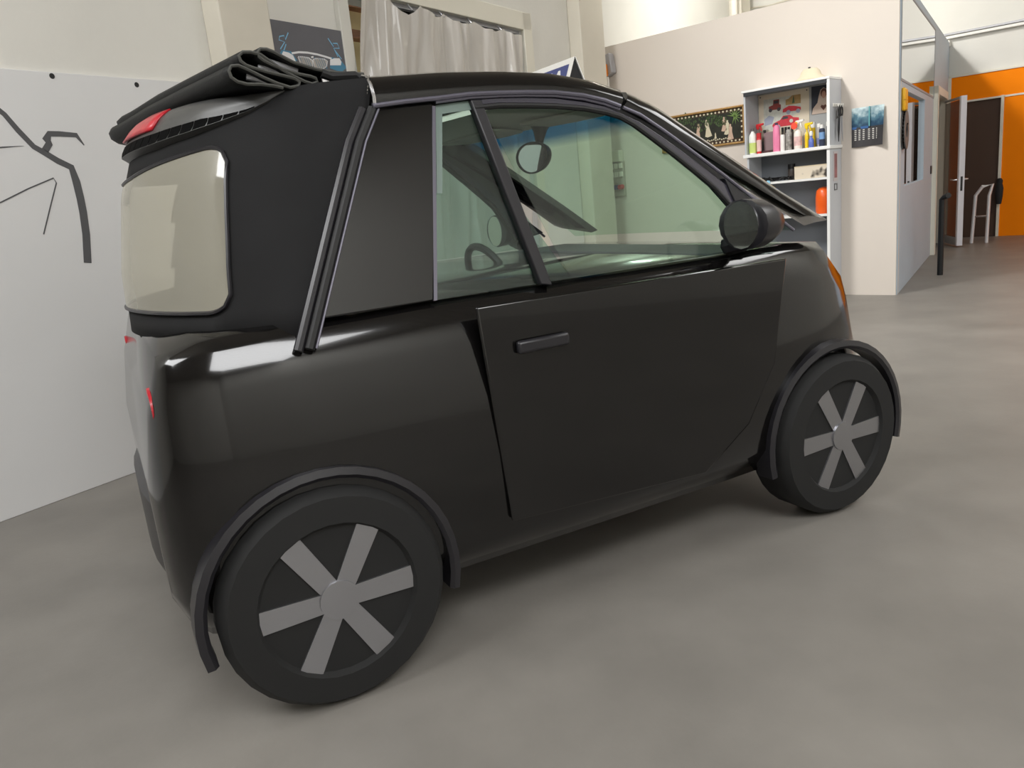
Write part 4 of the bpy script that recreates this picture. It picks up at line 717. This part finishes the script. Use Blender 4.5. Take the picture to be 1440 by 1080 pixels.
    cpart('corner_trim', MB().solid(mir(ct, s), (0, 0.03*(-s), 0)), M_satin, bevel=0.003)
    mr = cpart('wing_mirror', MB().loft([[(1.70+dx_*1.0, s*(0.80+r*math.cos(a)*1.15), 1.055+r*0.85*math.sin(a)) for a in [2*PI*q/16 for q in range(16)]] for dx_, r in ((-0.005, 0.075), (0.0, 0.088), (0.05, 0.085), (0.10, 0.06), (0.125, 0.02))]), M_satin, smooth=50)
    cpart('mirror_glass', MB().lathe([(0, -0.002), (0.07, -0.002), (0.07, 0.002), (0, 0.002)], (1.693, s*0.80, 1.055), 16, 'x'), G_mirror, mr); cpart('mirror_arm', MB().tube([(1.76, s*0.67, 0.985), (1.76, s*0.74, 1.0), (1.75, s*0.79, 1.03)], 0.03, 8), M_satin, mr)
    # edge of the fabric side: rubber strip and light piping
    ed = [(0.681, -0.576, 1.452), [(0.627,-0.601,1.372)][0], [(0.555,-0.638,1.225)][0]]; ed.append(lerp(ed[1], ed[2], 3.2))
    cpart('fabric_edge_rubber', MB().tube(mir(ed, s), 0.013, 8), M_rub)
    ed2 = [(p[0]+0.016, p[1]-0.004, p[2]) for p in ed]; cpart('panel_edge_trim', MB().tube(mir(ed2, s), 0.0035, 6), M_seal)
    ed3 = [(p[0]-0.026, p[1]+0.0, p[2]) for p in ed]; cpart('fabric_edge_bead', MB().tube(mir(ed3, s), 0.012, 8), M_satin)

# ---- fabric quarter and tail (wraps round the back)
def xr(z): return interp([(0.93, 0.055), (1.10, 0.065), (1.31, 0.105), (1.43, 0.150), (1.49, 0.205), (1.53, 0.245)], z)
def xB(z): return interp([(0.93, 0.43), (1.24, 0.565), (1.452, 0.672), (1.54, 0.700)], z)
def tail(z, ph, off=0.0, n=1.8):
    b = 0.57+0.25*(1.47-z); 
    def pt(p):
        c, s_ = math.cos(p), math.sin(p)
        return Vector((xB(z)-(xB(z)-xr(z))*abs(s_)**(2/n), -b*math.copysign(abs(c)**(2/n), c), z))
    p0 = pt(ph)
    if not off: return tuple(p0)
    t = pt(min(ph+0.01, PI-1e-4))-pt(max(ph-0.01, 1e-4)); nn = Vector((t.y, -t.x, 0)).normalized()
    if nn.dot(p0-Vector((0.9, 0, z))) < 0: nn = -nn
    return tuple(p0+nn*off)
def phi_y(z, y, n=1.8):
    b = 0.57+0.25*(1.47-z); c = max(-1, min(1, -y/b)); return math.acos(math.copysign(abs(c)**(n/2), c))
zsF = [0.93, 1.0, 1.08, 1.16, 1.24, 1.31, 1.37, 1.41, 1.45, 1.49, 1.525]
NPH = 64
def ztop(p): return 1.528-0.035*math.sin(p)**2
fabv = [[tail(0.93+(z-0.93)/0.595*(ztop(PI*k/NPH)-0.93), PI*k/NPH) for k in range(NPH+1)] for z in zsF]
fb_ = MB().loft(fabv, closed=False); 
# leave the window opening out of the cloth
fb2 = MB(); fb2.v = fb_.v
def win_top(y): return interp([(0, 1.345), (0.11, 1.355), (0.25, 1.376), (0.40, 1.396), (0.44, 1.398), (0.6, 1.398)], abs(y))
def win_hw(z): return 0.452+0.32*(1.385-z)
for fc in fb_.f:
    c = [sum(fb_.v[i][q] for i in fc)/4 for q in range(3)]
    if abs(c[1]) < win_hw(c[2])-0.035 and 1.03 < c[2] < win_top(c[1])-0.035 and c[0] < 0.40: continue
    fb2.f.append(fc); fb2.m.append(0)
cloth = cpart('soft_top_cloth', fb2, M_fab, smooth=80, solidify=0.006)
deckp = [tail(ztop(PI*k/40)-0.012, PI*k/40, -0.003) for k in range(1, 40)]; dk = MB().solid(deckp, (0, 0, -0.01)); cpart('tail_deck', dk, M_fab, smooth=0)
# stitched seam
sm = MB(); se_ = [(0.690, -0.562, 1.535), (0.667, -0.570, 1.46), [(0.604,-0.598,1.373)][0], [(0.552,-0.624,1.27)][0]]; se_.append(lerp(se_[2], se_[3], 2.6))
for a, b in zip(se_, se_[1:]):
    L_ = (Vector(b)-Vector(a)).length; m_ = max(2, int(L_/0.008))
    for k in range(m_): sm.tube([lerp(a, b, k/m_), lerp(a, b, (k+0.6)/m_)], 0.0012, 4)
cpart('stitching', sm, M_stitch, cloth, kind='stuff')
# rear window
NW, NZW = 80, 14; wv = []; wrow = []
yw = [-1+2*i/NW for i in range(NW+1)]
def wpt(u, v):
    e_ = max(0, (abs(u)-0.90)/0.10); r = 0.042*(1-math.sqrt(max(0, 1-min(1, e_)**2)))
    y0 = u*win_hw(1.38); zt_ = win_top(y0)-r; z = zt_+(1.0+r-zt_)*v; y = u*win_hw(z); return tail(z, phi_y(z, y), 0.008)
wm = MB().loft([[wpt(u, j/NZW) for u in yw] for j in range(NZW+1)], closed=False)
rwin = cpart('rear_window', wm, G_rear, smooth=80)
rim_ = [wpt(u, 0) for u in yw]+[wpt(1, j/NZW) for j in range(1, NZW)]+[wpt(u, 1) for u in reversed(yw)]+[wpt(-1, j/NZW) for j in range(NZW-1, 0, -1)]
cpart('window_piping', MB().tube(rim_, 0.0055, 6, closed=True), M_satin, rwin)
# tail visor with vents and third brake lamp
PH0 = 0.486
ZL_T = [(0.486, 1.513), (0.563, 1.485), (0.639, 1.466), (0.768, 1.446), (0.896, 1.431), (1.126, 1.415), (1.571, 1.403)]
ZU_T = [(0.486, 1.517), (0.55, 1.517), (0.69, 1.517), (0.87, 1.521), (1.05, 1.522), (1.571, 1.518)]
def vz(ph):
    a = min(ph, PI-ph); t = max(0, (a-PH0)/(PI/2-PH0))
    return interp(ZL_T, a), interp(ZU_T, a), 0.034*min(1, t*3.0)**0.7+0.003
sec = []
NS = 60
for k in range(NS+1):
    ph_ = PH0+(PI-2*PH0)*k/NS; zl, zu, h = vz(ph_); dz = zu-zl
    sec.append([tail(zl, ph_, 0.002), tail(zl+0.06*dz, ph_, 0.30*h+0.002), tail(zl+0.12*dz, ph_, 0.62*h+0.002), tail(zl+0.25*dz, ph_, 0.70*h), tail(zl+0.5*dz, ph_, 0.95*h), tail(zl+0.78*dz, ph_, 1.0*h), tail(zl+0.93*dz, ph_, 0.8*h), tail(zl+1.0*dz, ph_, 0.45*h), tail(zl+1.0*dz, ph_, -0.03)])
vis = cpart('tail_visor', MB().loft(sec), M_spoil, smooth=50)
def on_visor(ph_, f_, off=0.0):
    zl, zu, h = vz(ph_); dz = zu-zl; fr_ = interp([(0.0, 0.0), (0.12, 0.62), (0.25, 0.70), (0.5, 0.95), (0.78, 1.0), (0.93, 0.8), (1, 0.45)], f_); return tail(zl+f_*dz, ph_, fr_*h+off)
NV = 28; va, vb_ = 0.60, PI-0.60
for k in range(NV):
    a0 = va+(vb_-va)*(k+0.05)/NV; a1 = va+(vb_-va)*(k+0.95)/NV
    def hh(a): e_ = min(a-va, vb_-a); return 0.20+0.19*min(1, e_/0.25+0.05)
    am = (a0+a1)/2
    slot = MB().loft([[on_visor(a, 0.135, 0.002), on_visor(a, 0.19, 0.002), on_visor(a, min(hh(a), 0.25), 0.002), on_visor(a, hh(a), 0.002), on_visor(a, hh(a), -0.004), on_visor(a, 0.135, -0.004)] for a in (a0, am, a1)])
    cpart('vent_slot', slot, mat('vent_black', (5, 5, 5), 0.9, spec=0.1), vis, label='black vent slot')
lm = MB(); b0, b1_ = PI/2-0.41, PI/2+0.41
lm.loft([[on_visor(b0+(b1_-b0)*i/12, f_, 0.0035+0.006*math.sin(PI*i/12)) for i in range(13)] for f_ in (0.50, 0.60, 0.72, 0.85, 0.97)], closed=False)
cpart('brake_lamp', lm, M_red, vis, label='red lens with a worn lower edge', smooth=60, solidify=0.006)

# ---- folded fabric roof stacked on the tail
fold = [(0.697,-0.5,1.548),(0.666,-0.5,1.55),(0.635,-0.5,1.552),(0.606,-0.5,1.555),(0.576,-0.5,1.561),(0.55,-0.5,1.569),(0.521,-0.5,1.578),(0.497,-0.5,1.591),(0.478,-0.5,1.602),(0.46,-0.5,1.609),(0.445,-0.5,1.61),(0.438,-0.5,1.603),(0.439,-0.5,1.592),(0.449,-0.5,1.583),(0.468,-0.5,1.573),(0.496,-0.5,1.561),(0.529,-0.5,1.551),(0.557,-0.5,1.545),(0.57,-0.5,1.54),(0.573,-0.5,1.531),(0.559,-0.5,1.527),(0.541,-0.5,1.533),(0.514,-0.5,1.547),(0.489,-0.5,1.562),(0.464,-0.5,1.581),(0.443,-0.5,1.597),(0.42,-0.5,1.603),(0.402,-0.5,1.603),(0.392,-0.5,1.595),(0.394,-0.5,1.583),(0.405,-0.5,1.573),(0.424,-0.5,1.566),(0.453,-0.5,1.557),(0.49,-0.5,1.548),(0.517,-0.5,1.541),(0.528,-0.5,1.533),(0.525,-0.5,1.523),(0.503,-0.5,1.52),(0.473,-0.5,1.53),(0.441,-0.5,1.545),(0.41,-0.5,1.562),(0.387,-0.5,1.573),(0.37,-0.5,1.572),(0.363,-0.5,1.561),(0.366,-0.5,1.546),(0.379,-0.5,1.536),(0.401,-0.5,1.53),(0.432,-0.5,1.529),(0.462,-0.5,1.525),(0.485,-0.5,1.519)]
def bow(y, rear):      # layers bow backwards and up between the side rails
    t = 1-(y/0.5)**2; return (-0.255*t*rear, 0.0)
rings_f = []
NY = 28
for i in range(NY+1):
    y = -0.5+1.0*i/NY; dx, dz = bow(y, 1.0); ring = []; dx = -0.306*(y+0.5)+4*max(0, y-0.28)**2; dz = interp([(-0.5, 0), (-0.2, -0.010), (0, -0.018), (0.2, -0.033), (0.3, -0.037), (0.5, -0.04)], y)
    for p in fold:
        x = p[0]+dx; z = p[2]+dz
        ring.append((x, y, z))
    rings_f.append(ring)
fo = MB().loft(rings_f, closed=False)
stack = cpart('folded_roof', fo, M_fold, smooth=60, solidify=0.007)
edge = [(p[0], -0.502, p[2]) for p in fold]; cpart('hem', MB().tube(edge, 0.0042, 6), mat('hem_grey', (64, 64, 60), 0.7), stack)
for a in ([(0.46,-0.48,1.586),(0.502,-0.48,1.572),(0.532,-0.48,1.56)], [(0.436,-0.48,1.571),(0.459,-0.48,1.566),(0.485,-0.48,1.557)], [(0.405,-0.48,1.551),(0.431,-0.48,1.545),(0.461,-0.48,1.535)]):
    cpart('roof_bow', MB().tube(a, 0.008, 8), M_greymet, stack)
for p in [(0.597,-0.49,1.538),(0.636,-0.49,1.541),(0.607,-0.49,1.531)]:
    cpart('roof_catch', MB().box(p[0]-0.012, p[0]+0.012, -0.50, -0.48, p[2]-0.012, p[2]+0.012), M_pol, stack, bevel=0.003)
hold = [(0.587,-0.5,1.552),(0.611,-0.5,1.543),(0.675,-0.5,1.544),(0.683,-0.5,1.535)]
cpart('roof_guide', MB().tube(hold, 0.012, 8), M_rub)

# ---- windscreen, header, visors, mirror
def ws(u, v):            # u across -1..1, v down the glass 0..1
    y = u*(0.50+0.10*v); x = 1.53+0.60*v+0.07*(1-u*u)-0.06*(u+1); z = 1.462-0.465*v+0.02*v*(1-v)
    return (x, y, z)
wsm = MB().loft([[ws(-1+2*i/16, j/10) for i in range(17)] for j in range(11)], closed=False)
wsg = cpart('windscreen', wsm, G_wind, smooth=80)
hd = []
for i in range(17):
    u = -1+2*i/16; y = u*0.50; xf = 1.53+0.07*(1-u*u)-0.06*(u+1); cr = 0.012*(1-u*u)
    hd.append([(xf+0.02, y, 1.452+cr), (xf-0.02, y, 1.478+cr), (xf-0.10, y, 1.500+cr), (xf-0.34, y, 1.506+cr), (xf-0.34, y, 1.498+cr), (xf-0.05, y, 1.450+cr)])
cpart('windscreen_header', MB().loft(hd), [M_black], smooth=40)
lnr = []
for i in range(17):
    u = -1+2*i/16; y = u*0.49; xf = 1.53+0.07*(1-u*u)-0.06*(u+1); cr = 0.012*(1-u*u)
    lnr.append([(xf+0.01, y, 1.446+cr), (xf-0.05, y, 1.449+cr), (xf-0.33, y, 1.503+cr), (xf-0.345, y, 1.474+cr), (xf-0.22, y, 1.466+cr), (xf-0.07, y, 1.434+cr), (xf+0.0, y, 1.430+cr)])
cpart('header_lining', MB().loft(lnr), M_liner, smooth=40, label='pale cloth lining under the header')
for s in (-1, 1):
    vs_ = MB().loft([[(1.555+ox, s*0.27+q*0.19, 1.430), (1.43+ox, s*0.27+q*0.19, 1.440), (1.43+ox, s*0.27+q*0.19, 1.452), (1.555+ox, s*0.27+q*0.19, 1.442)] for q in (-1, -0.8, -0.3, 0.3, 0.8, 1) for ox in (-0.06*(s*0.54+q*0.38+1)+0.03*(1-abs(q)),)])
    cpart('sun_visor', vs_, M_liner_d, bevel=0.005)
ms = cpart('mirror_stem', MB().loft([[(1.515-0.015*t+r*math.cos(a), r*0.9*math.sin(a), 1.448-0.075*t) for a in [2*PI*q/10 for q in range(10)]] for t, r in ((0, 0.040), (0.3, 0.026), (0.7, 0.017), (1.1, 0.014))]), M_rub)
mc = (1.470, 0.0, 1.334)
mshell = []
# the egg shaped glass faces back and to the right
nm = Vector((-1.0, -0.045, 0.02)).normalized(); ax = Vector((0, 0, 1)).cross(nm).normalized(); az = nm.cross(ax).normalized()
def egg(r, d):
    out = []
    for q in range(28):
        a = 2*PI*q/28; cx_, cz_ = math.cos(a), math.sin(a); wd_ = 0.098*(1+0.12*cz_); out.append(tuple(Vector(mc)+ax*cx_*wd_*r+az*(cz_*0.052)*r+nm*d))
    return out
mirr = cpart('rear_view_mirror', MB().loft([egg(0.2, -0.05), egg(0.6, -0.042), egg(0.95, -0.02), egg(1.08, 0.0), egg(1.08, 0.008), egg(0.97, 0.008), egg(0.97, 0.002)]), M_rub, smooth=50)
cpart('mirror_glass', MB().loft([egg(0.985, 0.003), egg(0.985, 0.0055)]), G_mirror, mirr)

# ------------------------------------------------------------------ roof sign standing on the header
SG = thing('roof_sign', 'white tent-shaped sign with blue panel and white letters on the car roof front', 'sign', 'K', (1.58, 0.1, 1.505))
yr, yl = -0.150, 0.36; zs0, zs1 = 1.512, 1.650; xm = 1.585; hw = 0.06
def face(y, sx): return [(xm-hw*sx, y, zs0), (xm-0.004*sx, y, zs1)]
part(SG, 'rear_face', MB().solid([(xm-hw, yr, zs0), (xm-hw, yl, zs0), (xm-0.004, yl, zs1), (xm-0.004, yr, zs1)], (0.004, 0, 0.002)), M_white, smooth=0)
part(SG, 'front_face', MB().solid([(xm+hw, yr, zs0), (xm+hw, yl, zs0), (xm+0.004, yl, zs1), (xm+0.004, yr, zs1)], (-0.004, 0, 0.002)), M_white, smooth=0)
part(SG, 'end_panel', MB().solid([(xm-hw+0.006, yr+0.004, zs0), (xm+hw-0.006, yr+0.004, zs0), (xm, yr+0.004, zs1-0.004)], (0, 0.006, 0)), M_dark, label='black end panel'); part(SG, 'end_panel', MB().solid([(xm-hw+0.006, yl-0.01, zs0), (xm+hw-0.006, yl-0.01, zs0), (xm, yl-0.01, zs1-0.004)], (0, 0.006, 0)), M_dark)
part(SG, 'base_plate', MB().box(xm-hw, xm+hw, yr, yl, zs0-0.006, zs0), M_dark)
def fp(y, f_, off): # point on the rear face, f_ up the slope
    tx = hw-0.004; tz = zs1-zs0; nl = math.hypot(tx, tz); return (xm-hw+tx*f_-tz/nl*off, y, zs0+tz*f_+tx/nl*off)
part(SG, 'blue_panel', MB().add([fp(yr+0.02, 0.10, 0.0006), fp(yl-0.02, 0.10, 0.0006), fp(yl-0.02, 0.86, 0.0006), fp(yr+0.02, 0.86, 0.0006)], [(0, 1, 2, 3)]), mat('sign_blue', (62, 72, 128), 0.4), smooth=0)
tx = text_mb('NA', 0.125, 0.0005); tm = MB(); tm.f = tx.f; tm.m = tx.m
sl_ = math.hypot(hw-0.004, zs1-zs0)
tm.v = [fp(yr+0.035-p[0], 0.17+p[1]/sl_, 0.0014+p[2]) for p in tx.v]
part(SG, 'lettering', tm, M_white, label='white letters NA', smooth=0)
for o in bpy.data.objects:
    if '_b' in o: del o['_b']
